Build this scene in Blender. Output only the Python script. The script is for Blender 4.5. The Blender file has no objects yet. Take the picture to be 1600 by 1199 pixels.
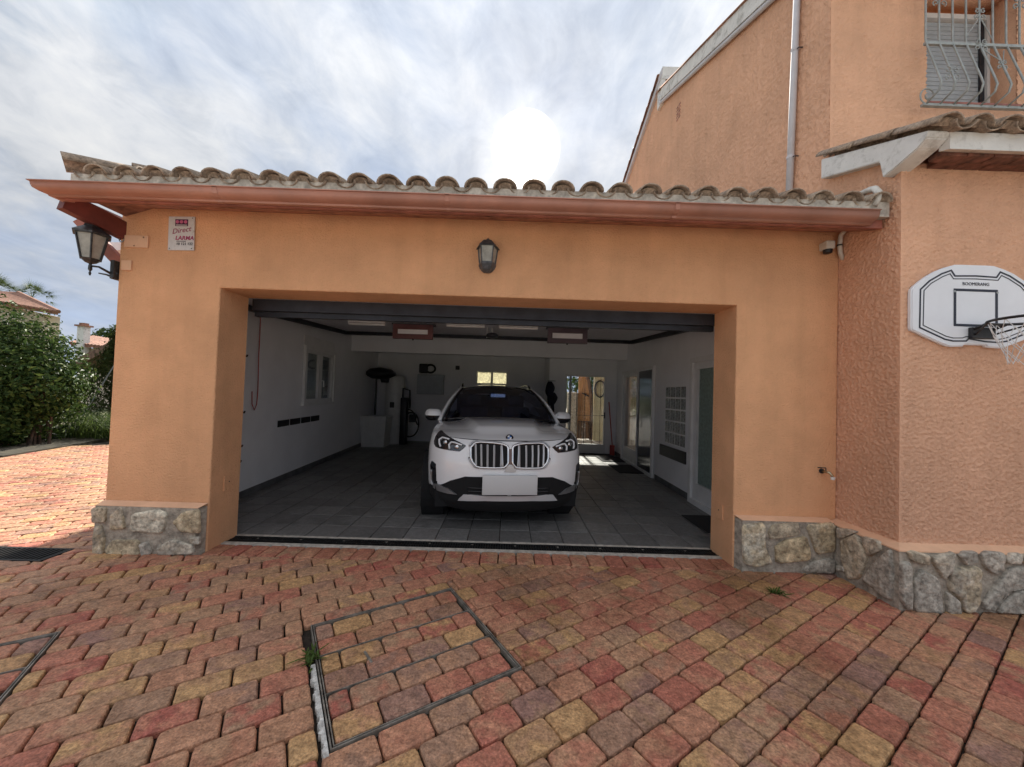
import bpy, bmesh, math, random
import numpy as np
from mathutils import Vector, Matrix, noise as mnoise
R_ = math.radians
rnd = random.Random(7)
scn = bpy.context.scene
col = scn.collection

# ------------------------------------------------------------------ camera
FPX, PITCH, ROLL, YAW = 590.0, .0250, .0321, .0064
CAM = np.array([0, -3.44, 1.504])
_f = np.array([math.sin(YAW)*math.cos(PITCH), math.cos(YAW)*math.cos(PITCH), math.sin(PITCH)])
_r = np.array([math.cos(YAW), -math.sin(YAW), 0]); _u = np.cross(_r, _f)
_c, _s = math.cos(ROLL), math.sin(ROLL)
CR, CU, CF = _c*_r+_s*_u, -_s*_r+_c*_u, _f
cam = bpy.data.objects.new('camera', bpy.data.cameras.new('camera'))
col.objects.link(cam)
cam.matrix_world = Matrix(((CR[0], CU[0], -CF[0], CAM[0]), (CR[1], CU[1], -CF[1], CAM[1]), (CR[2], CU[2], -CF[2], CAM[2]), (0, 0, 0, 1)))
cam.data.sensor_width = 36.0
cam.data.lens = FPX/1600*36.0
cam.data.clip_start = .02
cam.data.clip_end = 3000
scn.camera = cam

# ------------------------------------------------------------------ sky, sun, exposure
SUN = np.array([.0190, .83690, .54700]); SUN /= np.linalg.norm(SUN)
SUN_EL = math.asin(SUN[2]); SUN_AZ = math.atan2(SUN[0], SUN[1])
world = bpy.data.worlds.new('World'); scn.world = world; world.use_nodes = True
wn = world.node_tree; wn.nodes.clear()
def W(t, **k):
    n = wn.nodes.new(t)
    for a, v in k.items(): setattr(n, a, v)
    return n
wout = W('ShaderNodeOutputWorld')
sky = W('ShaderNodeTexSky', sky_type='NISHITA')
sky.sun_disc = False; sky.sun_elevation = SUN_EL; sky.sun_rotation = SUN_AZ
sky.air_density = 1.0; sky.dust_density = 1.0; sky.ozone_density = 2.0
bg_sky = W('ShaderNodeBackground'); bg_sky.inputs[1].default_value = .06
# the thin blue between the clouds, without the glare round the sun (the veil hides it)
smin = W('ShaderNodeVectorMath', operation='MINIMUM'); smin.inputs[1].default_value = (2.2, 2.75, 3.8)
wn.links.new(sky.outputs[0], smin.inputs[0]); wn.links.new(smin.outputs[0], bg_sky.inputs[0])
tc = W('ShaderNodeTexCoord')
sep = W('ShaderNodeSeparateXYZ'); wn.links.new(tc.outputs['Generated'], sep.inputs[0])
def wmath(op, a, b=None, c=None):
    n = W('ShaderNodeMath', operation=op)
    for i, v in enumerate((a, b, c)):
        if v is None: continue
        if isinstance(v, (int, float)): n.inputs[i].default_value = v
        else: wn.links.new(v, n.inputs[i])
    return n.outputs[0]
zc = wmath('ADD', wmath('MAXIMUM', sep.outputs[2], 0.0), .22)
cxy = W('ShaderNodeCombineXYZ')
wn.links.new(wmath('DIVIDE', sep.outputs[0], zc), cxy.inputs[0])
wn.links.new(wmath('DIVIDE', sep.outputs[1], zc), cxy.inputs[1])
mp = W('ShaderNodeMapping'); mp.inputs['Rotation'].default_value = (0, 0, R_(35)); mp.inputs['Scale'].default_value = (1.0, .72, 1); mp.inputs['Location'].default_value = (8.2, 5.1, 0)
wn.links.new(cxy.outputs[0], mp.inputs[0])
def wnoise(scale, detail, rough, dist, vec):
    n = W('ShaderNodeTexNoise'); n.inputs['Scale'].default_value = scale; n.inputs['Detail'].default_value = detail
    n.inputs['Roughness'].default_value = rough; n.inputs['Distortion'].default_value = dist
    wn.links.new(vec, n.inputs['Vector']); return n.outputs['Fac']
n1 = wnoise(1.15, 8, .52, .35, mp.outputs[0])
n2 = wnoise(3.6, 8, .6, .5, mp.outputs[0])
n3 = wnoise(.55, 3, .5, 0, mp.outputs[0])
n4 = wnoise(7.5, 7, .6, .8, mp.outputs[0])
mixn = wmath('ADD', wmath('MULTIPLY', n1, .62), wmath('MULTIPLY', n2, .38))
def wramp(fac, stops):
    n = W('ShaderNodeValToRGB'); e = n.color_ramp.elements
    while len(e) < len(stops): e.new(.5)
    for el, (p, c) in zip(e, stops): el.position = p; el.color = (*c, 1)
    wn.links.new(fac, n.inputs[0]); return n.outputs[0]
cloud_mask = wramp(mixn, [(.32, (0.62,)*3), (.52, (1.0,)*3)])
cloud_col = wramp(wmath('ADD', wmath('ADD', wmath('MULTIPLY', n2, .42), wmath('MULTIPLY', n1, .36)), wmath('MULTIPLY', n4, .22)), [(.34, (.19, .21, .245)), (.45, (.335, .36, .40)), (.54, (.46, .475, .50)), (.66, (.575, .575, .57))])
# aureole of the veiled sun
dv = W('ShaderNodeVectorMath', operation='DOT_PRODUCT'); wn.links.new(tc.outputs['Generated'], dv.inputs[0]); dv.inputs[1].default_value = tuple(SUN)
ang = wmath('ARCCOSINE', wmath('MINIMUM', dv.outputs['Value'], .999999))
core = wmath('SUBTRACT', 1.0, wmath('SMOOTH_MIN', wmath('DIVIDE', ang, R_(4.6)), 1.0, .05))
disc = wramp(ang, [(0, (1, 1, 1)), (R_(3.3), (1, 1, 1)), (R_(4.4), (.035, .032, .026)), (R_(7.0), (.012, .010, .007)), (R_(16), (0, 0, 0))])
glow = W('ShaderNodeMixRGB', blend_type='ADD'); glow.inputs[0].default_value = 1
gl_s = W('ShaderNodeMixRGB', blend_type='MULTIPLY'); gl_s.inputs[0].default_value = 1; gl_s.inputs[2].default_value = (7.0, 6.7, 6.1, 1)
wn.links.new(disc, gl_s.inputs[1])
wide = wmath('EXPONENT', wmath('MULTIPLY', ang, -5.0))
gl_w = W('ShaderNodeMixRGB', blend_type='MIX'); wn.links.new(wide, gl_w.inputs[0]); gl_w.inputs[1].default_value = (0, 0, 0, 1); gl_w.inputs[2].default_value = (.07, .058, .04, 1)
g2 = W('ShaderNodeMixRGB', blend_type='ADD'); g2.inputs[0].default_value = 1
wn.links.new(gl_s.outputs[0], g2.inputs[1]); wn.links.new(gl_w.outputs[0], g2.inputs[2])
wn.links.new(cloud_col, glow.inputs[1]); wn.links.new(g2.outputs[0], glow.inputs[2])
bg_cl = W('ShaderNodeBackground'); bg_cl.inputs[1].default_value = .36
# overcast luminance law over the whole dome: (1 + 2 sin elevation) / 3
cie = wmath('MULTIPLY', wmath('ADD', 1.0, wmath('MULTIPLY', wmath('MAXIMUM', sep.outputs[2], 0.0), 2.0)), .4762)
cie_m = W('ShaderNodeMixRGB', blend_type='MULTIPLY'); cie_m.inputs[0].default_value = 1
wn.links.new(glow.outputs[0], cie_m.inputs[1]); wn.links.new(cie, cie_m.inputs[2])
wn.links.new(cie_m.outputs[0], bg_cl.inputs[0])
# horizon thins out to blue sky
hz = wramp(sep.outputs[2], [(.0, (.5,)*3), (.14, (.82,)*3), (.32, (1,)*3)])
msk = wmath('MULTIPLY', cloud_mask, hz)
mixw = W('ShaderNodeMixShader'); wn.links.new(msk, mixw.inputs[0]); wn.links.new(bg_sky.outputs[0], mixw.inputs[1]); wn.links.new(bg_cl.outputs[0], mixw.inputs[2])
wn.links.new(mixw.outputs[0], wout.inputs[0])
sun = bpy.data.objects.new('sun', bpy.data.lights.new('sun', 'SUN')); col.objects.link(sun)
sun.data.energy = 2.15; sun.data.angle = R_(1.2); sun.data.color = (1, .93, .82)
sun.rotation_euler = Vector(-SUN).to_track_quat('-Z', 'Y').to_euler()
vs = scn.view_settings
vs.view_transform = 'Standard'; vs.look = 'None'; vs.gamma = 1; vs.use_curve_mapping = False
vs.exposure = 2.36
scn.cycles.max_bounces = 10; scn.cycles.diffuse_bounces = 6; scn.cycles.transparent_max_bounces = 16
scn.cycles.use_denoising = True; scn.cycles.sample_clamp_indirect = 6; scn.cycles.caustics_reflective = False; scn.cycles.caustics_refractive = False

# ------------------------------------------------------------------ helpers
def ray(x, y): return CF+CR*(x-800)/FPX-CU*(y-599.5)/FPX
def bp(x, y, ax, val):
    d = ray(x, y); i = 'xyz'.index(ax); return CAM+d*(val-CAM[i])/d[i]
def pj(P):
    d = np.asarray(P, float)-CAM; z = d@CF
    return (800+FPX*(d@CR)/z, 599.5-FPX*(d@CU)/z, z)
def link(name, me, mat=None, parent=None, smooth=False, **p):
    o = bpy.data.objects.new(name, me); col.objects.link(o)
    if mat is not None:
        for m in (mat if isinstance(mat, (list, tuple)) else [mat]): me.materials.append(m)
    if parent is not None: o.parent = parent
    if smooth: me.polygons.foreach_set('use_smooth', [True]*len(me.polygons))
    for k, v in p.items(): o[k] = v
    return o
def thing(name, label, cat, loc=(0, 0, 0), rz=0, group=None, **p):
    o = bpy.data.objects.new(name, None); col.objects.link(o); o.empty_display_size = .1
    o.location = loc; o.rotation_euler = (0, 0, rz); o['label'] = label; o['category'] = cat
    if group: o['group'] = group
    for k, v in p.items(): o[k] = v
    return o
def tag(o, label, cat, group=None):
    o['label'] = label; o['category'] = cat
    if group: o['group'] = group
    return o
class MB:
    def __init__(s): s.v = []; s.f = []; s.m = []
    def add(s, v, f, m=0):
        n = len(s.v); s.v += [tuple(map(float, p)) for p in v]; s.f += [tuple(i+n for i in q) for q in f]; s.m += [m]*len(f); return s
    def box(s, x0, x1, y0, y1, z0, z1, m=0):
        return s.add([(x0, y0, z0), (x1, y0, z0), (x1, y1, z0), (x0, y1, z0), (x0, y0, z1), (x1, y0, z1), (x1, y1, z1), (x0, y1, z1)],
                     [(0, 3, 2, 1), (4, 5, 6, 7), (0, 1, 5, 4), (1, 2, 6, 5), (2, 3, 7, 6), (3, 0, 4, 7)], m)
    def bevbox(s, x0, x1, y0, y1, z0, z1, b, m=0):
        bm = bmesh.new(); bmesh.ops.create_cube(bm, size=1)
        for v in bm.verts: v.co = Vector(((x0+x1)/2+v.co.x*(x1-x0), (y0+y1)/2+v.co.y*(y1-y0), (z0+z1)/2+v.co.z*(z1-z0)))
        bmesh.ops.bevel(bm, geom=bm.edges[:], offset=b, segments=2, affect='EDGES', profile=.5)
        bm.verts.index_update(); s.add([v.co for v in bm.verts], [[v.index for v in f.verts] for f in bm.faces], m); bm.free(); return s
    def beam(s, a, b, w, h, m=0, up=(0, 0, 1)):
        a = Vector(a); b = Vector(b); d = (b-a).normalized(); u = Vector(up); x = d.cross(u).normalized(); z = x.cross(d)
        v = []
        for p in (a, b):
            for sx, sz in ((-1, -1), (1, -1), (1, 1), (-1, 1)): v.append(p+x*sx*w/2+z*sz*h/2)
        return s.add(v, [(0, 1, 2, 3), (7, 6, 5, 4), (0, 4, 5, 1), (1, 5, 6, 2), (2, 6, 7, 3), (3, 7, 4, 0)], m)
    def tube(s, pts, r, n=8, m=0, closed=False):
        pts = [Vector(p) for p in pts]; N = len(pts); v = []; f = []
        rr = r if isinstance(r, (list, tuple)) else [r]*N
        t0 = (pts[1]-pts[0]).normalized(); ref = Vector((0, 0, 1)) if abs(t0.z) < .9 else Vector((1, 0, 0))
        x = t0.cross(ref).normalized()
        for i in range(N):
            if closed: t = (pts[(i+1) % N]-pts[i-1]).normalized()
            else: t = (pts[min(i+1, N-1)]-pts[max(i-1, 0)]).normalized()
            x = (x-t*x.dot(t)).normalized(); y = t.cross(x)
            for k in range(n):
                a = 2*math.pi*k/n; v.append(pts[i]+(x*math.cos(a)+y*math.sin(a))*rr[i])
        M = N if closed else N-1
        for i in range(M):
            j = (i+1) % N
            for k in range(n): f.append((i*n+k, i*n+(k+1) % n, j*n+(k+1) % n, j*n+k))
        if not closed: f.append(tuple(range(n-1, -1, -1))); f.append(tuple((N-1)*n+k for k in range(n)))
        return s.add(v, f, m)
    def lathe(s, prof, c=(0, 0, 0), n=16, m=0, axis='z', cap=True):
        v = []; f = []
        for (r, h) in prof:
            for k in range(n):
                a = 2*math.pi*k/n; p = (r*math.cos(a), r*math.sin(a), h)
                if axis == 'y': p = (p[0], p[2], p[1])
                if axis == 'x': p = (p[2], p[0], p[1])
                v.append((p[0]+c[0], p[1]+c[1], p[2]+c[2]))
        for i in range(len(prof)-1):
            for k in range(n): f.append((i*n+k, i*n+(k+1) % n, (i+1)*n+(k+1) % n, (i+1)*n+k))
        if cap: f.append(tuple(range(n-1, -1, -1))); f.append(tuple((len(prof)-1)*n+k for k in range(n)))
        return s.add(v, f, m)
    def prism(s, poly, d, m=0):            # poly: 3-D points, d: extrusion vector
        n = len(poly); v = [Vector(p) for p in poly]+[Vector(p)+Vector(d) for p in poly]
        f = [tuple(range(n)), tuple(range(2*n-1, n-1, -1))]+[(i, (i+n), (i+1) % n+n, (i+1) % n) for i in range(n)]
        return s.add(v, f, m)
    def grid(s, P, m=0, flip=False):       # P: array [i][j] of points
        ni, nj = len(P), len(P[0]); v = [p for row in P for p in row]
        f = [((i*nj+j), (i*nj+j+1), ((i+1)*nj+j+1), ((i+1)*nj+j)) for i in range(ni-1) for j in range(nj-1)]
        if flip: f = [q[::-1] for q in f]
        return s.add(v, f, m)
    def mesh(s, name, fix=True):
        me = bpy.data.meshes.new(name); me.from_pydata(s.v, [], s.f)
        if any(s.m): me.polygons.foreach_set('material_index', s.m)
        if fix:
            bm = bmesh.new(); bm.from_mesh(me); bmesh.ops.recalc_face_normals(bm, faces=bm.faces); bm.to_mesh(me); bm.free()
        me.update(); return me
    def obj(s, name, mat, parent=None, smooth=False, fix=True, **p): return link(name, s.mesh(name, fix), mat, parent, smooth, **p)
def autosmooth(o, ang=35):
    me = o.data; me.polygons.foreach_set('use_smooth', [True]*len(me.polygons))
    bm = bmesh.new(); bm.from_mesh(me)
    for e in bm.edges:
        if len(e.link_faces) == 2 and e.calc_face_angle(0) > R_(ang): e.smooth = False
    bm.to_mesh(me); bm.free(); return o
def bez(p0, p1, p2, p3, n=10):
    p0, p1, p2, p3 = map(Vector, (p0, p1, p2, p3)); out = []
    for i in range(n+1):
        t = i/n; out.append(p0*(1-t)**3+p1*3*t*(1-t)**2+p2*3*t*t*(1-t)+p3*t**3)
    return out
def text_mesh(body, size, depth, shear=0, sx=1.0, bold=0):
    cu = bpy.data.curves.new('lettering', 'FONT'); cu.body = body; cu.size = size; cu.extrude = depth/2; cu.shear = shear
    cu.align_x = 'CENTER'; cu.align_y = 'CENTER'; cu.resolution_u = 3; cu.offset = bold
    o = bpy.data.objects.new('lettering', cu); col.objects.link(o); bpy.context.view_layer.update()
    me = bpy.data.meshes.new_from_object(o.evaluated_get(bpy.context.evaluated_depsgraph_get()))
    bpy.data.objects.remove(o); me.transform(Matrix.Diagonal((sx, 1, 1, 1))); return me
FRONT = Matrix.Rotation(math.pi/2, 4, 'X')   # xy text -> xz, facing -y

# ------------------------------------------------------------------ materials
def mat(name, c, rough=.6, metal=0, spec=.5, var=.12, vscale=6, bump=0, bscale=60, bdist=.002, c2=None, coat=0, dirt=None, dscale=2.0, detail=5, streak=0):
    m = bpy.data.materials.new(name); m.use_nodes = True; nt = m.node_tree; b = nt.nodes['Principled BSDF']
    b.inputs['Roughness'].default_value = rough; b.inputs['Metallic'].default_value = metal
    b.inputs['Specular IOR Level'].default_value = spec; b.inputs['Coat Weight'].default_value = coat; b.inputs['Coat Roughness'].default_value = .04
    geo = nt.nodes.new('ShaderNodeTexCoord')
    nz = nt.nodes.new('ShaderNodeTexNoise'); nz.inputs['Scale'].default_value = vscale; nz.inputs['Detail'].default_value = detail; nz.inputs['Roughness'].default_value = .6
    nt.links.new(geo.outputs['Object'], nz.inputs['Vector'])
    rp = nt.nodes.new('ShaderNodeValToRGB'); e = rp.color_ramp.elements
    d = c2 if c2 else tuple(max(0, x*(1-2*var)) for x in c); l = c if c2 else tuple(min(1, x*(1+var)) for x in c)
    e[0].position = .32; e[0].color = (*d, 1); e[1].position = .68; e[1].color = (*l, 1)
    nt.links.new(nz.outputs['Fac'], rp.inputs[0]); out = rp.outputs[0]
    if dirt:
        n2 = nt.nodes.new('ShaderNodeTexNoise'); n2.inputs['Scale'].default_value = dscale; n2.inputs['Detail'].default_value = 8; n2.inputs['Roughness'].default_value = .7
        nt.links.new(geo.outputs['Object'], n2.inputs['Vector'])
        r2 = nt.nodes.new('ShaderNodeValToRGB'); r2.color_ramp.elements[0].position = .52; r2.color_ramp.elements[0].color = (0, 0, 0, 1); r2.color_ramp.elements[1].position = .72; r2.color_ramp.elements[1].color = (.85,)*3+(1,)
        nt.links.new(n2.outputs['Fac'], r2.inputs[0])
        mx = nt.nodes.new('ShaderNodeMixRGB'); nt.links.new(r2.outputs[0], mx.inputs[0]); nt.links.new(out, mx.inputs[1]); mx.inputs[2].default_value = (*dirt, 1); out = mx.outputs[0]
    if streak:                             # rain streaks and rubbed patches
        mpn = nt.nodes.new('ShaderNodeMapping'); mpn.inputs['Scale'].default_value = (7, 7, .45); nt.links.new(geo.outputs['Object'], mpn.inputs['Vector'])
        ns = nt.nodes.new('ShaderNodeTexNoise'); ns.inputs['Scale'].default_value = 1.0; ns.inputs['Detail'].default_value = 6; ns.inputs['Roughness'].default_value = .6; nt.links.new(mpn.outputs[0], ns.inputs['Vector'])
        rs_ = nt.nodes.new('ShaderNodeValToRGB'); rs_.color_ramp.elements[0].position = .48; rs_.color_ramp.elements[0].color = (1, 1, 1, 1); rs_.color_ramp.elements[1].position = .74; rs_.color_ramp.elements[1].color = (1-streak, 1-streak*1.08, 1-streak*1.12, 1); nt.links.new(ns.outputs['Fac'], rs_.inputs[0])
        ms = nt.nodes.new('ShaderNodeMixRGB'); ms.blend_type = 'MULTIPLY'; ms.inputs[0].default_value = 1; nt.links.new(out, ms.inputs[1]); nt.links.new(rs_.outputs[0], ms.inputs[2]); out = ms.outputs[0]
    nt.links.new(out, b.inputs['Base Color'])
    if bump:
        nb = nt.nodes.new('ShaderNodeTexNoise'); nb.inputs['Scale'].default_value = bscale; nb.inputs['Detail'].default_value = 4
        nt.links.new(geo.outputs['Object'], nb.inputs['Vector'])
        bu = nt.nodes.new('ShaderNodeBump'); bu.inputs['Strength'].default_value = bump; bu.inputs['Distance'].default_value = bdist
        nt.links.new(nb.outputs['Fac'], bu.inputs['Height']); nt.links.new(bu.outputs[0], b.inputs['Normal'])
    return m
def glass(name, tint=(.9, .92, .92), refl=.06, rough=0.0):
    m = bpy.data.materials.new(name); m.use_nodes = True; nt = m.node_tree; nt.nodes.clear()
    o = nt.nodes.new('ShaderNodeOutputMaterial'); t = nt.nodes.new('ShaderNodeBsdfTransparent'); t.inputs[0].default_value = (*tint, 1)
    g = nt.nodes.new('ShaderNodeBsdfGlossy'); g.inputs['Roughness'].default_value = rough
    lf_ = nt.nodes.new('ShaderNodeLayerWeight'); lf_.inputs[0].default_value = .5
    pw_ = nt.nodes.new('ShaderNodeMath'); pw_.operation = 'POWER'; pw_.inputs[1].default_value = 4.0; nt.links.new(lf_.outputs['Facing'], pw_.inputs[0])
    lw = nt.nodes.new('ShaderNodeMath'); lw.operation = 'MULTIPLY_ADD'; lw.inputs[1].default_value = .9; lw.inputs[2].default_value = refl; nt.links.new(pw_.outputs[0], lw.inputs[0])
    mx = nt.nodes.new('ShaderNodeMixShader'); nt.links.new(lw.outputs[0], mx.inputs[0]); nt.links.new(t.outputs[0], mx.inputs[1]); nt.links.new(g.outputs[0], mx.inputs[2])
    nt.links.new(mx.outputs[0], o.inputs[0]); return m
def frosted(name, c):
    m = bpy.data.materials.new(name); m.use_nodes = True; nt = m.node_tree; nt.nodes.clear()
    o = nt.nodes.new('ShaderNodeOutputMaterial'); t = nt.nodes.new('ShaderNodeBsdfTranslucent'); d = nt.nodes.new('ShaderNodeBsdfPrincipled')
    nz = nt.nodes.new('ShaderNodeTexNoise'); nz.inputs['Scale'].default_value = 25; tcx = nt.nodes.new('ShaderNodeTexCoord'); nt.links.new(tcx.outputs['Object'], nz.inputs['Vector'])
    rp = nt.nodes.new('ShaderNodeValToRGB'); rp.color_ramp.elements[0].position = .35; rp.color_ramp.elements[0].color = (*[x*.75 for x in c], 1); rp.color_ramp.elements[1].position = .65; rp.color_ramp.elements[1].color = (*c, 1)
    nt.links.new(nz.outputs['Fac'], rp.inputs[0]); nt.links.new(rp.outputs[0], t.inputs[0]); nt.links.new(rp.outputs[0], d.inputs['Base Color']); d.inputs['Roughness'].default_value = .35
    mx = nt.nodes.new('ShaderNodeMixShader'); mx.inputs[0].default_value = .45
    nt.links.new(t.outputs[0], mx.inputs[1]); nt.links.new(d.outputs[0], mx.inputs[2]); nt.links.new(mx.outputs[0], o.inputs[0]); return m
def tint_mat(name, stops, rough, speck=.25, bump=.6, bscale=70, bdist=.004, vscale=7, spec=.4, dirt=None):
    """per-piece tone from the point attribute 'tint' (r, g = two tones of the piece, b = its own noise offset)"""
    m = bpy.data.materials.new(name); m.use_nodes = True; nt = m.node_tree; b = nt.nodes['Principled BSDF']; L = nt.links.new
    at = nt.nodes.new('ShaderNodeAttribute'); at.attribute_name = 'tint'; sp = nt.nodes.new('ShaderNodeSeparateColor'); L(at.outputs['Color'], sp.inputs[0])
    def ramp(src):
        r = nt.nodes.new('ShaderNodeValToRGB'); e = r.color_ramp.elements
        while len(e) < len(stops): e.new(.5)
        for el, (p, c) in zip(e, stops): el.position = p; el.color = (*c, 1)
        L(src, r.inputs[0]); return r.outputs[0]
    ge = nt.nodes.new('ShaderNodeNewGeometry'); ad = nt.nodes.new('ShaderNodeVectorMath'); ad.operation = 'ADD'; L(ge.outputs['Position'], ad.inputs[0])
    sc = nt.nodes.new('ShaderNodeVectorMath'); sc.operation = 'SCALE'; L(at.outputs['Color'], sc.inputs[0]); sc.inputs['Scale'].default_value = 37; L(sc.outputs[0], ad.inputs[1])
    nz = nt.nodes.new('ShaderNodeTexNoise'); nz.inputs['Scale'].default_value = vscale; nz.inputs['Detail'].default_value = 3; L(ad.outputs[0], nz.inputs['Vector'])
    rr = nt.nodes.new('ShaderNodeValToRGB'); rr.color_ramp.elements[0].position = .42; rr.color_ramp.elements[1].position = .6; L(nz.outputs['Fac'], rr.inputs[0])
    mx = nt.nodes.new('ShaderNodeMixRGB'); L(rr.outputs[0], mx.inputs[0]); L(ramp(sp.outputs[0]), mx.inputs[1]); L(ramp(sp.outputs[1]), mx.inputs[2])
    n2 = nt.nodes.new('ShaderNodeTexNoise'); n2.inputs['Scale'].default_value = bscale; n2.inputs['Detail'].default_value = 6; n2.inputs['Roughness'].default_value = .7; L(ad.outputs[0], n2.inputs['Vector'])
    r2 = nt.nodes.new('ShaderNodeValToRGB'); r2.color_ramp.elements[0].position = .3; r2.color_ramp.elements[0].color = ((1-speck*1.3),)*3+(1,); r2.color_ramp.elements[1].position = .72; r2.color_ramp.elements[1].color = ((1+speck),)*3+(1,)
    L(n2.outputs['Fac'], r2.inputs[0])
    m2 = nt.nodes.new('ShaderNodeMixRGB'); m2.blend_type = 'MULTIPLY'; m2.inputs[0].default_value = 1; L(mx.outputs[0], m2.inputs[1]); L(r2.outputs[0], m2.inputs[2]); outc = m2.outputs[0]
    n6 = nt.nodes.new('ShaderNodeTexNoise'); n6.inputs['Scale'].default_value = bscale*.28; n6.inputs['Detail'].default_value = 4; n6.inputs['Roughness'].default_value = .6; L(ad.outputs[0], n6.inputs['Vector'])
    r6 = nt.nodes.new('ShaderNodeValToRGB'); r6.color_ramp.elements[0].position = .34; r6.color_ramp.elements[0].color = (1-speck*.75,)*3+(1,); r6.color_ramp.elements[1].position = .66; r6.color_ramp.elements[1].color = (1+speck*.35,)*3+(1,); L(n6.outputs['Fac'], r6.inputs[0])
    m6 = nt.nodes.new('ShaderNodeMixRGB'); m6.blend_type = 'MULTIPLY'; m6.inputs[0].default_value = 1; L(outc, m6.inputs[1]); L(r6.outputs[0], m6.inputs[2]); outc = m6.outputs[0]
    if dirt:                               # broad worn and mossy patches across the pieces
        n5 = nt.nodes.new('ShaderNodeTexNoise'); n5.inputs['Scale'].default_value = .75; n5.inputs['Detail'].default_value = 7; n5.inputs['Roughness'].default_value = .65; L(ge.outputs['Position'], n5.inputs['Vector'])
        r5 = nt.nodes.new('ShaderNodeValToRGB'); r5.color_ramp.elements[0].position = .50; r5.color_ramp.elements[0].color = (1, 1, 1, 1); r5.color_ramp.elements[1].position = .66; r5.color_ramp.elements[1].color = (*dirt, 1); L(n5.outputs['Fac'], r5.inputs[0])
        m5 = nt.nodes.new('ShaderNodeMixRGB'); m5.blend_type = 'MULTIPLY'; m5.inputs[0].default_value = 1; L(outc, m5.inputs[1]); L(r5.outputs[0], m5.inputs[2]); outc = m5.outputs[0]
    L(outc, b.inputs['Base Color'])
    n3 = nt.nodes.new('ShaderNodeTexNoise'); n3.inputs['Scale'].default_value = bscale*.45; n3.inputs['Detail'].default_value = 6; L(ad.outputs[0], n3.inputs['Vector'])
    bu = nt.nodes.new('ShaderNodeBump'); bu.inputs['Strength'].default_value = bump; bu.inputs['Distance'].default_value = bdist; L(n3.outputs['Fac'], bu.inputs['Height']); L(bu.outputs[0], b.inputs['Normal'])
    b.inputs['Roughness'].default_value = rough; b.inputs['Specular IOR Level'].default_value = spec
    return m
def set_tint(me, cols):                    # one (r, g, b) per vertex
    a = me.attributes.new('tint', 'FLOAT_COLOR', 'POINT'); a.data.foreach_set('color', [x for c in cols for x in (*c, 1)])
ORANGE = (.80, .445, .245)
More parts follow.
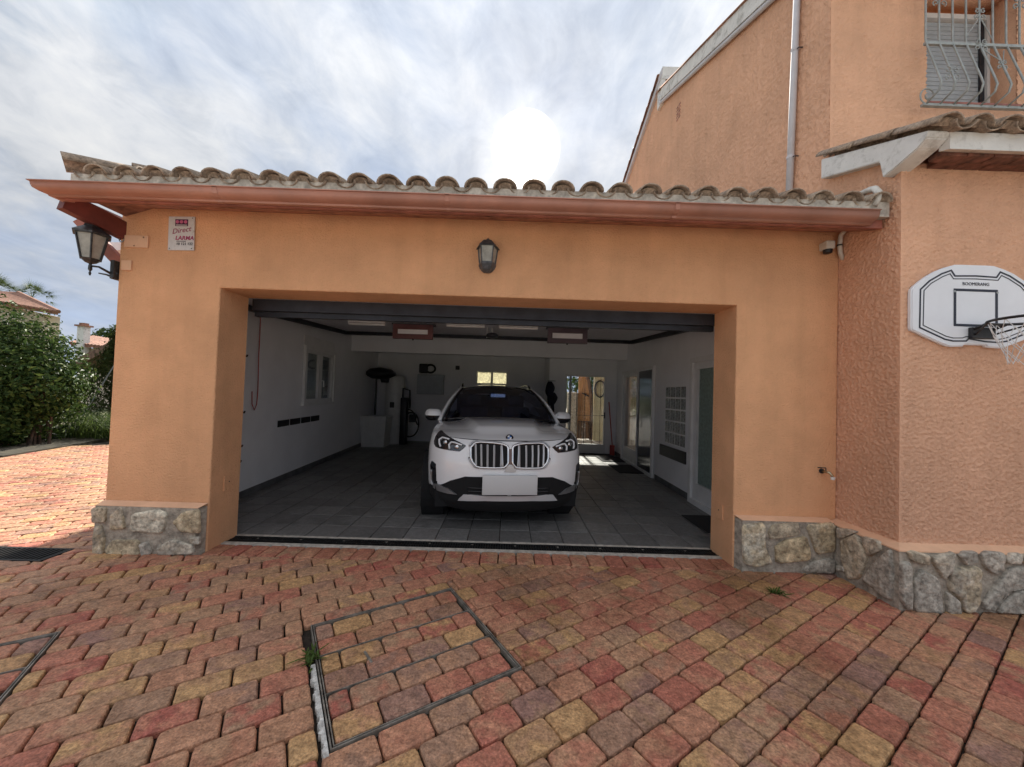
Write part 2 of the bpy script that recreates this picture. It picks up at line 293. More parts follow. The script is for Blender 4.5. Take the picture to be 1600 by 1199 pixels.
M = dict(
 stucco=mat('smooth_orange_stucco', ORANGE, .9, var=.08, vscale=1.6, bump=1.0, bscale=62, bdist=.013, spec=.2, dirt=(.73, .395, .215), dscale=1.1, streak=.07),
 rough=mat('rough_orange_stucco', (.80, .475, .315), .92, var=.06, vscale=1.3, bump=1.0, bscale=85, bdist=.009, spec=.2, dirt=(.72, .42, .28), dscale=.9, streak=.09),
 ledge=mat('painted_ledge', (.80, .50, .32), .85, var=.06),
 white=mat('white_plaster', (.80, .80, .82), .8, var=.03, vscale=2, bump=.15, bscale=90),
 ceil=mat('ceiling_plaster', (.78, .78, .80), .85, var=.03),
 dirtywhite=mat('weathered_white_paint', (.72, .72, .70), .8, var=.05, dirt=(.28, .27, .24), dscale=7, bump=.5, bscale=40, bdist=.006),
 mortar=mat('grey_mortar', (.42, .37, .30), .95, var=.25, vscale=18, bump=.9, bscale=55, bdist=.012),
 sand=mat('dark_joint_sand', (.034, .024, .018), 1, var=.4, vscale=30, dirt=(.03, .04, .015), dscale=5),
 cement=mat('pale_cement', (.52, .48, .42), .95, var=.2, vscale=20, bump=.6, bscale=60),
 gutter=mat('brown_painted_gutter', (.46, .215, .155), .45, var=.12, vscale=2.2, dirt=(.36, .19, .15), dscale=3, spec=.5),
 fascia=mat('red_brown_timber', (.40, .15, .11), .6, var=.2, vscale=5),
 beam=mat('dark_red_timber', (.18, .04, .03), .55, var=.2, vscale=6),
 soffit=mat('brown_soffit_board', (.42, .21, .16), .75, var=.3, vscale=9),
 iron=mat('black_cast_iron', (.05, .056, .062), .45, metal=.3, var=.3, vscale=40, bump=.2, bscale=120),
 lampglass=mat('milky_lamp_glass', (.40, .40, .36), .25, var=.15, vscale=12),
 greyiron=mat('grey_painted_iron', (.33, .36, .36), .45, var=.12, vscale=20),
 darkmetal=mat('dark_steel', (.035, .037, .046), .45, metal=.4, var=.2),
 blackp=mat('black_plastic', (.012, .012, .015), .45, var=.3),
 rubber=mat('black_rubber', (.018, .018, .02), .85, var=.3),
 grate=mat('black_grate_iron', (.014, .014, .014), .6, metal=.2, var=.3),
 galv=mat('galvanised_frame', (.27, .245, .21), .55, metal=.2, var=.3, vscale=15, dirt=(.16, .12, .09), dscale=6),
 whitealu=mat('white_lacquered_frame', (.72, .72, .72), .4, var=.04),
 pvc=mat('grey_pvc_pipe', (.56, .56, .60), .65, var=.06),
 hose=mat('pale_drain_pipe', (.62, .60, .55), .5, var=.1),
 chrome=mat('chrome', (.75, .75, .76), .12, metal=1, var=.03),
 brass=mat('brass', (.45, .38, .26), .35, metal=1, var=.15),
 whitepl=mat('white_plastic', (.78, .78, .77), .4, var=.04),
 board=mat('white_backboard', (.82, .85, .90), .35, var=.03, vscale=3),
 navy=mat('black_blue_print', (.010, .012, .028), .4, var=.1),
 net=mat('white_net_cord', (.75, .75, .74), .8, var=.1),
 red=mat('red_cord', (.45, .06, .05), .6, var=.1),
 brownframe=mat('brown_frame', (.12, .038, .038), .5, var=.15),
 mat_=mat('dark_door_mat', (.022, .020, .022), .95, var=.4, vscale=60, bump=.6, bscale=200),
 shutter=mat('grey_roller_shutter', (.40, .43, .46), .5, var=.06),
 darkcloth=mat('dark_blue_cloth', (.018, .020, .040), .9, var=.3),
 tankw=mat('white_enamel', (.62, .62, .60), .35, var=.05),
 smoked=mat('smoked_dark_glass', (.055, .058, .07), .12, var=.1, spec=.6),
 plate=mat('blank_grey_plate', (.60, .60, .60), .5, var=.01),
 purple=mat('purple_print', (.07, .012, .06), .5, var=.1),
 pink=mat('pink_print', (.62, .16, .30), .5, var=.1),
 magenta=mat('magenta_print', (.38, .03, .12), .5, var=.2),
 black=mat('black_print', (.02, .02, .025), .5, var=.1),
 signw=mat('scratched_white_sign', (.70, .70, .70), .35, var=.08, vscale=14, dirt=(.42, .40, .36), dscale=14),
 hole=mat('dark_void', (.006, .006, .007), .9),
 terracotta=mat('red_roof_tiles', (.34, .175, .12), .85, var=.3, vscale=6, bump=.4, bscale=30),
 cream=mat('cream_wall', (.66, .56, .44), .9, var=.06, vscale=1),
 greenpane=frosted('frosted_pane', (.45, .58, .55)),
 yellowpane=frosted('patterned_pane', (.90, .88, .72)),
 glassbrick=None, glass=glass('clear_glass'), carglass=glass('tinted_car_glass', (.42, .50, .72), .13),
 trunk=mat('bark', (.10, .07, .05), .95, var=.3, vscale=12, bump=.8, bscale=25, bdist=.02),
 wood=mat('weathered_wood', (.20, .12, .08), .8, var=.3, vscale=8),
)
M['glassbrick'] = mat('glass_block', (.20, .21, .215), .15, var=.5, vscale=24, bump=.8, bscale=26, bdist=.02, spec=.8)
M['paver'] = tint_mat('paver', [(0, (.44, .125, .092)), (.2, (.52, .215, .135)), (.4, (.54, .29, .17)), (.55, (.47, .28, .165)), (.68, (.35, .19, .148)), (.84, (.56, .32, .15)), (1, (.60, .36, .17))], .68, speck=.42, bump=1.0, bscale=85, bdist=.013, vscale=9, dirt=(.60, .56, .50))
M['stone'] = tint_mat('stone', [(0, (.43, .395, .335)), (.3, (.51, .465, .39)), (.55, (.56, .47, .335)), (.8, (.58, .46, .29)), (1, (.70, .64, .51))], .9, speck=.5, bump=1.0, bscale=30, bdist=.03, vscale=11)
M['tile'] = tint_mat('floor_tile', [(0, (.135, .131, .128)), (1, (.225, .22, .215))], .40, speck=.3, bump=.35, bscale=80, bdist=.002, vscale=5)
M['rooftile'] = tint_mat('clay_roof_tile', [(0, (.32, .24, .18)), (.5, (.40, .31, .235)), (1, (.46, .38, .30))], .9, speck=.45, bump=.6, bscale=45, bdist=.005, vscale=9)
def tn(): return (rnd.random(), rnd.random(), rnd.random())

# ------------------------------------------------------------------ key dimensions (metres)
XL, X1, X2, X3 = -3.595, -2.665, 2.067, 3.008       # garage corner, opening, house wall
ZT, YJ = 2.376, .375                                # opening height, reveal depth
YH = -.551                                          # house front on the ground floor
# ------------------------------------------------------------------ ground and driveway
g = MB(); g.add([(-900, -900, -.35), (900, -900, -.35), (900, 1500, -.35), (-900, 1500, -.35)], [(0, 1, 2, 3)])
M['soil'] = mat('dry_soil_and_grass', (.16, .14, .08), 1, vscale=.8, c2=(.07, .09, .035), bump=.6, bscale=8, bdist=.05)
g.obj('ground', M['soil'], kind='structure')
TH = R_(32.0); E1 = np.array([math.cos(TH), math.sin(TH)]); E2 = np.array([-math.sin(TH), math.cos(TH)])
O0 = bp(517, 1172, 'z', 0)[:2]
def st2xy(s, t): p = O0+E1*s+E2*t; return (p[0], p[1])
def xy2st(p): d = np.array(p[:2])-O0; return (d@E1, d@E2)
dw = MB(); dw.add([(-14, -2.9, -.034), (7, -2.9, -.034), (7, 9, -.034), (-14, 9, -.034)], [(0, 1, 2, 3)])
dw.add([(-14, -2.9, -.36), (7, -2.9, -.36), (7, 9, -.36), (-14, 9, -.36)], [(3, 2, 1, 0)])
dw.add([(-14, -2.9, -.36), (7, -2.9, -.36), (7, -2.9, -.034), (-14, -2.9, -.034), (7, 9, -.36), (7, 9, -.034), (-14, 9, -.36), (-14, 9, -.034)], [(0, 1, 2, 3), (1, 4, 5, 2), (4, 6, 7, 5), (6, 0, 3, 7)])
driveway = dw.obj('driveway', M['sand'], kind='structure', fix=True)
# the drive goes on behind the camera
M['brickfar'] = mat('paved_drive_beyond', (.30, .17, .10), .85, c2=(.22, .11, .08), vscale=5)
fd = MB(); fd.box(-14, 9, -5.6, -2.905, -.36, -.004); fd.obj('driveway_entrance', M['brickfar'], kind='structure')
fd = MB(); fd.box(-60, 60, -34, -5.604, -.36, -.012); fd.obj('added_bounce_street', mat('bounce_street_concrete', (.56, .53, .48), .9, var=.1, vscale=2, bump=.3, bscale=40), kind='structure')  # added unseen pale ground; its sunlit bounce brightens the garage front

def clip_poly(P, n, d):                    # keep n.p <= d
    out = []
    for i in range(len(P)):
        a, b = np.array(P[i]), np.array(P[(i+1) % len(P)]); da, db = n@a-d, n@b-d
        if da <= 0: out.append(tuple(a))
        if da*db < 0: out.append(tuple(a+(b-a)*da/(da-db)))
    return out
def area(P): return .5*abs(sum(P[i][0]*P[(i+1) % len(P)][1]-P[(i+1) % len(P)][0]*P[i][1] for i in range(len(P))))
def rect_minus(r, h):                      # (s0,t0,s1,t1) minus hole
    s0, t0, s1, t1 = r; a, b, c, d = h
    if a >= s1 or c <= s0 or b >= t1 or d <= t0: return [r]
    out = []
    if s0 < a: out.append((s0, t0, a, t1))
    if s1 > c: out.append((c, t0, s1, t1))
    x0, x1 = max(s0, a), min(s1, c)
    if t0 < b: out.append((x0, t0, x1, b))
    if t1 > d: out.append((x0, d, x1, t1))
    return [q for q in out if (q[2]-q[0]) > .025 and (q[3]-q[1]) > .025]
def round_outline(P, rad):
    """round the corners of a convex outline"""
    out = []; n = len(P)
    for i in range(n):
        p0, p, p1 = (np.array(P[k % n]) for k in (i-1, i, i+1)); a, b = p0-p, p1-p; la, lb = np.linalg.norm(a), np.linalg.norm(b)
        if la < 1e-6 or lb < 1e-6: continue
        r = min(rad*(.7+.6*rnd.random()), la*.35, lb*.35); q0 = p+a/la*r; q1 = p+b/lb*r
        out += [tuple(q0), tuple((q0+q1)/2*.42+p*.58), tuple(q1)]
    return out
def paver_geo(P, gap=.0037, rad=.024, z=0.0, drop=.030):
    P = np.array(P); c = P.mean(0)
    if area(P) < .0012: return None
    n = len(P); ctr = sum(P[i, 0]*P[(i+1) % n, 1]-P[(i+1) % n, 0]*P[i, 1] for i in range(n))
    if ctr < 0: P = P[::-1]
    # inset
    Q = [tuple(p) for p in P]
    for i in range(n):
        a, b = P[i], P[(i+1) % n]; e = b-a; l = np.linalg.norm(e)
        if l < 1e-6: continue
        nn = np.array([e[1], -e[0]])/l; Q = clip_poly(Q, nn, nn@a-gap)
        if len(Q) < 3: return None
    if area(Q) < .001: return None
    O = round_outline(Q, rad); k = len(O); O = np.array(O); O += np.array([[rnd.uniform(-.0012, .0012) for _ in range(2)] for _ in range(k)]); c = O.mean(0)
    d = O-c; ln = np.linalg.norm(d, axis=1)[:, None]
    r1 = O-d/ln*.0035; r2 = O-d/ln*.0105
    tx, ty, hz = rnd.uniform(-.007, .007), rnd.uniform(-.007, .007), rnd.uniform(-.002, .002)
    def zz(p, h): return z+h+hz+(p[0]-c[0])*tx+(p[1]-c[1])*ty
    v = [(p[0], p[1], z-drop) for p in O]+[(p[0], p[1], zz(p, -.013)) for p in O]+[(p[0], p[1], zz(p, -.004)) for p in r1]+[(p[0], p[1], zz(p, 0)) for p in r2]
    f = []
    for q in range(3):
        for i in range(k): f.append((q*k+i, q*k+(i+1) % k, (q+1)*k+(i+1) % k, (q+1)*k+i))
    f.append(tuple(3*k+i for i in range(k)))
    return v, f, c
def paver_tone():
    r = rnd.random()
    if r < .12: a = rnd.uniform(.02, .15); b = a+rnd.uniform(0, .3)
    elif r < .60: a = rnd.uniform(.16, .48); b = rnd.uniform(.15, .6)
    elif r < .78: a = rnd.uniform(.48, .72); b = rnd.uniform(.3, .75)
    elif r < .86: a = rnd.uniform(.72, .88); b = rnd.uniform(.15, .85)
    else: a = rnd.uniform(.88, 1); b = rnd.uniform(.78, 1) if rnd.random() < .6 else rnd.uniform(.1, .5)
    if rnd.random() < .30: b = rnd.uniform(.1, .9)
    return (a, min(b, 1), rnd.random())
PL, PW = .2285, .1535
MH1 = (-.005, -.005, .955, .965)           # manhole rectangles in paving coordinates
tr2 = xy2st(bp(97, 986, 'z', 0)); MH2 = (tr2[0]-.95, tr2[1]-.96, tr2[0], tr2[1])
GR = [bp(115, 858, 'z', 0), bp(92, 877, 'z', 0)]  # grate beside the corner
GX1, GY0, GY1 = GR[0][0], GR[1][1]-.01, GR[0][1]+.005
BY0, BY1 = -.072, .165                     # border course
cand = []
for j in range(-40, 70):
    for i in range(-50, 45):
        off = (.5*PL if j % 2 else 0)+.075+(.012*math.sin(j*2.3))
        rs = [(i*PL+off, j*PW, (i+1)*PL+off, (j+1)*PW)]
        cx, cy = st2xy(i*PL+off+PL/2, j*PW+PW/2)
        if cy < -2.7 or cy > 8.2 or cx < -12.5 or cx > 6.9 or (cx > 4.4 and cy > -.5) or (cy > .12 and cx > -3.70-.06*cy): continue
        for h in ((MH1[0]-.036, *MH1[1:]), MH2): rs = [q for r in rs for q in rect_minus(r, h)]
        for r in rs:
            P = [st2xy(r[0], r[1]), st2xy(r[2], r[1]), st2xy(r[2], r[3]), st2xy(r[0], r[3])]
            pcs = [P]
            if cy > BY0-.2 and X1-.35 < cx < X2+.3:     # cut along the border course / plinths
                lim = BY0 if X1-.03 < cx < X2+.03 else -.01
                pcs = [clip_poly(P, np.array([0., 1.]), lim)]
            elif cy > -.2 and cx >= X1-.35 and cx > -3.5: pcs = [clip_poly(P, np.array([0., 1.]), -.01)]
            if GX1-.95 < cx < GX1+.12 and GY0-.2 < cy < GY1+.2:
                new = []
                for q in pcs:
                    if len(q) < 3: continue
                    new += [clip_poly(q, np.array([0., 1.]), GY0), clip_poly(q, np.array([0., -1.]), -GY1),
                            clip_poly(clip_poly(clip_poly(q, np.array([0., -1.]), -GY0), np.array([0., 1.]), GY1), np.array([-1., 0.]), -GX1) if True else []]
                pcs = new
            for q in pcs:
                if len(q) >= 3: cand.append(q)
items = []
for q in cand:
    gq = paver_geo(q)
    if gq is None: continue
    c = gq[2]; x, y, z = pj((c[0], c[1], 0))
    vis = z > .1 and -60 < x < 1660 and y < 1290 and not (c[1] > -.02 and c[0] > XL-.05) and not (c[0] > X3+.02 and c[1] > YH-.07)
    # projected size
    items.append((0 if vis else 1, z if vis else z+100, gq))
items.sort(key=lambda t: (t[0], t[1]))
stuff = MB(); stint = []
for n, (nv, z, (v, f, c)) in enumerate(items):
    t = paver_tone()
    if n < 300 and not nv:
        me = MB().add(v, f).mesh('paver', False); set_tint(me, [t]*len(v)); link('paver', me, M['paver'], driveway)
    else: stuff.add(v, f); stint += [t]*len(v)
me = stuff.mesh('far_pavers', False); set_tint(me, stint); link('far_pavers', me, M['paver'], driveway, kind='stuff')
# border course of upright pavers along the threshold
nb = 29; w = (X2-X1+.02)/nb
for i in range(nb):
    x0 = X1-.01+i*w; gq = paver_geo([(x0, BY0), (x0+w, BY0), (x0+w, BY1), (x0, BY1)], rad=.03, gap=.0035)
    t = paver_tone(); t = (t[0]*.5 if rnd.random() < .7 else t[0], t[1]*.6, t[2])
    me = MB().add(gq[0], gq[1]).mesh('border_paver', False); set_tint(me, [t]*len(gq[0])); link('border_paver', me, M['paver'], driveway)
M['whitemortar'] = mat('dirty_white_mortar', (.62, .60, .56), .95, var=.2, vscale=30, dirt=(.30, .24, .19), dscale=18, bump=.8, bscale=60, bdist=.008)
# manhole covers filled with pavers
def manhole(rect, label, vis_rows, strip):
    s0, t0, s1, t1 = rect; root = thing('manhole_cover', label, 'manhole cover', (*st2xy((s0+s1)/2, (t0+t1)/2), 0), group='paver-filled manhole covers in the drive')
    Mi = root.matrix_basis.inverted()
    def loc(s, t, z): p = Mi @ Vector((*st2xy(s, t), z)); return tuple(p)
    def bar(name, a, b, wd, h0, h1, m):
        (sa, ta), (sb, tb) = a, b; ds, dt = sb-sa, tb-ta; l = math.hypot(ds, dt); nx, ny = -dt/l*wd/2, ds/l*wd/2
        P = [(sa+nx, ta+ny), (sb+nx, tb+ny), (sb-nx, tb-ny), (sa-nx, ta-ny)]
        mb = MB(); mb.prism([loc(*p, h0) for p in P], (0, 0, h1-h0)); return mb.obj(name, m, root)
    e = .012
    for name, off, wd, h in (('outer_frame', .006, .006, .002), ('inner_frame', .018, .005, .001)):
        a, b, c, d = s0+off, t0+off, s1-off, t1-off; mb = MB()
        for (p, q) in (((a-wd/2, b), (c+wd/2, b)), ((a-wd/2, d), (c+wd/2, d)), ((a, b+wd/2), (a, d-wd/2)), ((c, b+wd/2), (c, d-wd/2))):
            ds, dt = q[0]-p[0], q[1]-p[1]; l = math.hypot(ds, dt); nx, ny = -dt/l*wd/2, ds/l*wd/2
            mb.prism([loc(p[0]+nx, p[1]+ny, -.032), loc(q[0]+nx, q[1]+ny, -.032), loc(q[0]-nx, q[1]-ny, -.032), loc(p[0]-nx, p[1]-ny, -.032)], (0, 0, .032+h))
        mb.obj(name, M['galv'], root)
    mb = MB(); mb.prism([loc(s0, t0, -.0335), loc(s1, t0, -.0335), loc(s1, t1, -.0335), loc(s0, t1, -.0335)], (0, 0, .006)); mb.obj('tray', M['sand'], root)
    a, b, c, d = s0+.023, t0+.023, s1-.023, t1-.023; rh = (d-b)/6
    for k in (2, 4): bar('divider', (a, b+k*rh), (c, b+k*rh), .004, -.027, .0, M['galv'])
    for k in range(6):
        x = a-(.13 if k % 2 else .02)
        while x < c-.03:
            xa, xb = max(x, a), min(x+PL, c); x += PL
            if xb-xa < .03: continue
            gq = paver_geo([st2xy(xa, b+k*rh+.003), st2xy(xb, b+k*rh+.003), st2xy(xb, b+(k+1)*rh-.003), st2xy(xa, b+(k+1)*rh-.003)], gap=.003, drop=.027)
            t = paver_tone(); v = [tuple(Mi @ Vector(p)) for p in gq[0]]
            me = MB().add(v, gq[1]).mesh('paver', False); set_tint(me, [t]*len(v)); link('paver', me, M['paver'], root)
    if strip:
        pts = []; n = 70
        mb = MB(); top = []
        for i in range(n+1):
            tt = t0-.02+(t1-t0)*.62*i/n; top.append((s0-.004, tt))
        oth = [(s0-.024-.018*mnoise.noise(Vector((i*.22, 3.1, 0)))-.010*mnoise.noise(Vector((i*.9, 7.1, 0))), t) for i, (s, t) in enumerate(top)]
        for i in range(n):
            mb.prism([loc(*top[i], -.03), loc(*top[i+1], -.03), loc(*oth[i+1], -.03), loc(*oth[i], -.03)], (0, 0, .031+.002*mnoise.noise(Vector((i*.3, 0, 5)))))
        mb.obj('mortar_strip', M['whitemortar'], root)
        bar('lifting_slot', (s0+.26, t0+.44), (s0+.245, t0+.55), .012, -.01, .005, M['galv'])
    return root
manhole(MH1, 'paver-filled metal manhole cover with a white mortar strip, before the garage', 6, True)
manhole(MH2, 'paver-filled manhole cover cut by the lower left edge', 6, False)
# square drain grate near the garage corner
gr = thing('drain_grate', 'black slotted drain grate in the drive beside the garage corner', 'drain grate', (GX1-.45, (GY0+GY1)/2, 0))
mb = MB(); gx0 = -.45; gx1 = .45; gh = (GY1-GY0)/2
mb.box(gx0, gx1, -gh, -gh+.02, -.033, .002); mb.box(gx0, gx1, gh-.02, gh, -.033, .002); mb.box(gx0, gx0+.02, -gh+.02, gh-.02, -.033, .002); mb.box(gx1-.02, gx1, -gh+.02, gh-.02, -.033, .002); mb.obj('frame', M['grate'], gr)
for k in range(20):
    x = gx0+.045+k*.0425; MB().box(x, x+.014, -gh+.02, gh-.02, -.025, .0).obj('bar', M['grate'], gr)
# channel drain along the threshold
dr = thing('channel_drain', 'long black slotted channel drain along the garage threshold', 'drain', ((X1+X2)/2, .28, 0))
mb = MB(); L2 = (X2-X1)/2+.0
mb.box(-L2, L2, -.065, -.05, -.03, .003); mb.box(-L2, L2, .065, .08, -.03, .003); mb.obj('edge_rail', M['grate'], dr)
MB().box(-L2, L2, -.05, .065, -.032, -.026).obj('channel', M['hole'], dr)
mb = MB(); n = 190
for k in range(n):
    x = -L2+(k+.5)*2*L2/n; mb.box(x-.006, x+.006, -.05, .065, -.02, .0)
mb.box(-L2, L2, -.002, .012, -.0195, -.0005); o = mb.obj('slot_bars', M['grate'], dr)
o['kind'] = 'stuff'
for k in range(11):
    x = -L2+.25+k*.42; MB().lathe([(.011, 0), (.011, .002), (.006, .0035)], (x, .035, .0), 8).obj('bolt', M['galv'], dr)
mb = MB(); mb.box(X1-.03, X2, .166, .214, -.03, .004); mb.box(X1, X2, .361, .40, -.03, .004); mb.obj('threshold_strip', M['cement'], kind='structure')

# ------------------------------------------------------------------ garage floor
fl = MB(); LW0, LW1, RW0, RW1 = -3.43, -3.80, 2.69, 2.78   # interior wall x at front / back
YB, YR = 6.33, 7.70
fl.box(-4.1, 3.0, .402, YR+.15, -.2, -.012); floor = fl.obj('garage_floor', M['sand'], kind='structure')
TS = .327; tiles = []
for j in range(23):
    for i in range(-13, 10):
        x = -.052+i*TS; y = .404+j*TS
        if x+TS < -3.9 or x > 2.8: continue
        tiles.append((math.hypot(x+TS/2, y+3.44), x, y))
tiles.sort(); st = MB(); tt = []
tm = None
for n, (d, x, y) in enumerate(tiles):
    hx = rnd.uniform(-.0012, .0012); e = .004; b = .006
    v = [(x+e, y+e, -.0125), (x+TS-e, y+e, -.0125), (x+TS-e, y+TS-e, -.0125), (x+e, y+TS-e, -.0125), (x+e, y+e, hx-.003), (x+TS-e, y+e, hx-.003), (x+TS-e, y+TS-e, hx-.003), (x+e, y+TS-e, hx-.003),
         (x+b+e, y+b+e, hx), (x+TS-b-e, y+b+e, hx), (x+TS-b-e, y+TS-b-e, hx), (x+b+e, y+TS-b-e, hx)]
    f = [(8, 9, 10, 11)]+[(a, (a+1) % 4, (a+1) % 4+4, a+4) for a in range(4)]+[(a+4, (a+1) % 4+4, (a+1) % 4+8, a+8) for a in range(4)]
    t = tn()
    if n < 295:
        me = MB().add(v, f).mesh('floor_tile', False); set_tint(me, [t]*12); link('floor_tile', me, M['tile'], floor)
    else: st.add(v, f); tt += [t]*12
me = st.mesh('far_floor_tiles', False); set_tint(me, tt); link('far_floor_tiles', me, M['tile'], floor, kind='stuff')

# ------------------------------------------------------------------ garage building
garage = thing('garage', 'orange stucco double garage standing open under a clay tile roof', 'garage')
WTOP = 3.10
mb = MB()   # front wall with its opening (U-shape)
def wall_piece(x0, x1, z0, z1): mb.box(x0, x1, 0, YJ, z0, z1)
mb.prism([(XL, 0, -.05), (X1, 0, -.05), (X1, 0, ZT), (X2, 0, ZT), (X2, 0, -.05), (X3-.002, 0, -.05), (X3-.002, 0, WTOP), (XL, 0, WTOP)], (0, YJ, 0))
fw = mb.obj('front_wall', M['stucco'], garage)
bm = bmesh.new(); bm.from_mesh(fw.data)
ed = [e for e in bm.edges if abs(e.verts[0].co.y-e.verts[1].co.y) < 1e-4 and e.verts[0].co.y < .01 and not (e.verts[0].co.z > 3 or e.verts[1].co.z < -.04 and e.verts[0].co.z < -.04)]
bmesh.ops.bevel(bm, geom=ed, offset=.012, segments=3, affect='EDGES', profile=.5); bm.to_mesh(fw.data); bm.free()
# inside walls (plan follows the slightly splayed room)
def slab(name, plan, z0, z1, m, parent=garage): return MB().prism([(x, y, z0) for x, y in plan], (0, 0, z1-z0)).obj(name, m, parent)
mb = MB()
WY0, WY1, WZ0, WZ1 = bp(474, 590, 'x', -3.58)[1], bp(522, 590, 'x', -3.655)[1], 1.16, 2.42      # left window opening
def lx(y): return LW0+(LW1-LW0)*(y-YJ)/(YB-YJ)
def rx(y): return RW0+(RW1-RW0)*(y-YJ)/(YB-YJ)
wl = [(YJ, WY0, -.02, 2.9), (WY0, WY1, -.02, WZ0), (WY0, WY1, WZ1, 2.9), (WY1, 5.44, -.02, 2.9), (5.44, YR+.15, -.02, 2.9)]
for (a, b, z0, z1) in wl: mb.prism([(lx(a), a, z0), (lx(b), b, z0), (lx(b)-.15, b, z0), (lx(a)-.15, a, z0)], (0, 0, z1-z0))
mb.obj('left_inner_wall', M['white'], garage)
DY0, DY1, DZ1 = 3.62, 5.66, 2.10                 # door pair in the right wall
FY0, FY1 = .95, 2.13                             # frosted door near the front
GY_0, GY_1, GZ0, GZ1 = 2.36, 3.13, .735, 1.70    # glass blocks
mb = MB()
for (a, b, z0, z1) in [(YJ, FY0, -.02, 2.9), (FY0, FY1, 2.10, 2.9), (FY1, GY_0, -.02, 2.9), (GY_0, GY_1, -.02, GZ0), (GY_0, GY_1, GZ1, 2.9), (GY_1, DY0, -.02, 2.9), (DY0, DY1, DZ1, 2.9), (DY1, YB, -.02, 2.9)]:
    mb.prism([(rx(a), a, z0), (rx(b), b, z0), (X3-.12, b, z0), (X3-.12, a, z0)], (0, 0, z1-z0))
mb.obj('right_inner_wall', M['white'], garage)
ceil = MB(); ceil.box(-4.1, X3-.12, YJ, YR+.15, 2.82, 2.9); ceil.obj('ceiling', M['ceil'], garage)
RX0 = bp(858, 600, 'y', YB)[0]
BD = (1.44, 2.51, 2.03)                          # back door opening x0,x1,top
mb = MB(); mb.box(RX0, BD[0], YB, YB+.15, -.02, 2.82); mb.box(BD[1], X3-.12, YB, YB+.15, -.02, 2.82); mb.box(BD[0], BD[1], YB, YB+.15, BD[2], 2.82)
mb.box(RX0, RX0+.12, YB+.15, YR, -.02, 2.82)
HW = (-1.13, -.12, 1.93, 2.23)                   # high window in the recess
hx0, hz0 = bp(744, 600, 'y', YR)[[0, 2]]; hx1, hz1 = bp(793, 581, 'y', YR)[[0, 2]]
mb.box(-4.1, hx0, YR, YR+.15, -.02, 2.82); mb.box(hx1, RX0+.12, YR, YR+.15, -.02, 2.82); mb.box(hx0, hx1, YR, YR+.15, -.02, hz0); mb.box(hx0, hx1, YR, YR+.15, hz1, 2.82)
mb.obj('back_wall', M['white'], garage)
mb = MB(); mb.box(lx(5.44)-.002+.004, rx(5.44)-.004, 5.44, 5.66, 2.37, 2.818); mb.obj('cross_beam', M['white'], garage)
M['skirt'] = mat('dark_skirting_tile', (.12, .12, .125), .5, var=.2)
for (f_, sg_, a, b) in [(lx, 1, YJ+.03, 7.6), (rx, -1, YJ+.03, FY0-.07), (rx, -1, FY1+.07, DY0-.07), (rx, -1, DY1+.07, YB-.01)]:
    MB().prism([(f_(a)+sg_*.002, a, 0), (f_(b)+sg_*.002, b, 0), (f_(b)+sg_*.014, b, 0), (f_(a)+sg_*.014, a, 0)], (0, 0, .09)).obj('skirting', M['skirt'], garage)

def framed(name, parent, P, w, d, m, label=None, bars=()):
    """rectangular frame on a wall plane. P(u, v, n) -> point; (u,v) in rectangle given by w=(u0,u1,v0,v1), profile width d"""
    u0, u1, v0, v1 = w; mb = MB(); t = .05
    for (a, b, c, e) in ((u0, u1, v0, v0+d), (u0, u1, v1-d, v1), (u0, u0+d, v0+d, v1-d), (u1-d, u1, v0+d, v1-d))+tuple(bars):
        q = [P(a, c, 0), P(b, c, 0), P(b, e, 0), P(a, e, 0)]; n = Vector(P(a, c, 1))-Vector(P(a, c, 0)); mb.prism(q, n*t)
    o = mb.obj(name, m, parent)
    if label: o['label'] = label
    return o
# left window: shutter box, frame with two casements
PW_ = lambda u, v, n: (lx(u)+.004+n, u, v)
win = framed('window', garage, PW_, (WY0, WY1, WZ0, 2.22), .05, M['whitealu'])
for (a, b) in ((WY0+.05, (WY0+WY1)/2-.005), ((WY0+WY1)/2+.005, WY1-.05)):
    PC = lambda u, v, n: (lx(u)-.02+n, u, v)
    framed('casement', win, PC, (a, b, WZ0+.05, 2.17), .07, M['whitealu'])
    MB().prism([(lx(a)-.01, a+.07, WZ0+.12), (lx(b)-.01, b-.07, WZ0+.12), (lx(b)-.01, b-.07, 2.10), (lx(a)-.01, a+.07, 2.10)], (.006, 0, 0)).obj('pane', M['glass'], win)
for k in range(22):
    z = WZ0+.03+k*.048; MB().prism([(lx(WY0)-.10, WY0+.005, z), (lx(WY1)-.10, WY1-.005, z), (lx(WY1)-.10, WY1-.005, z+.047), (lx(WY0)-.10, WY0+.005, z+.047)], (.012, 0, 0)).obj('shutter_slat', M['shutter'], win)
c_ = (WY0+WY1)/2
MB().tube([(lx(c_)+.03, c_+.05, 1.62), (lx(c_)+.07, c_+.05, 1.62), (lx(c_)+.075, c_+.05, 1.50)], .012, 6).obj('handle', M['whitepl'], win)
MB().prism([(lx(WY0)-.15, WY0, 2.225), (lx(WY1)-.15, WY1, 2.225), (lx(WY1)+.012, WY1, 2.225), (lx(WY0)+.012, WY0, 2.225)], (0, 0, .19)).obj('shutter_box', M['whitealu'], win)
# black vent strips under the window
vg = thing('vent_strip', 'row of four black vent plates below the left window', 'vent', (lx(3.15), 3.15, .91))
for k in range(4):
    y0 = 2.42+k*.37; a, b = (lx(y0)+.003-vg.location.x), (lx(y0+.325)+.003-vg.location.x)
    MB().prism([(a, y0-3.15, -.05), (b, y0+.325-3.15, -.05), (b, y0+.325-3.15, .05), (a, y0-3.15, .05)], (.012, 0, 0)).obj('vent_plate', M['blackp'], vg)
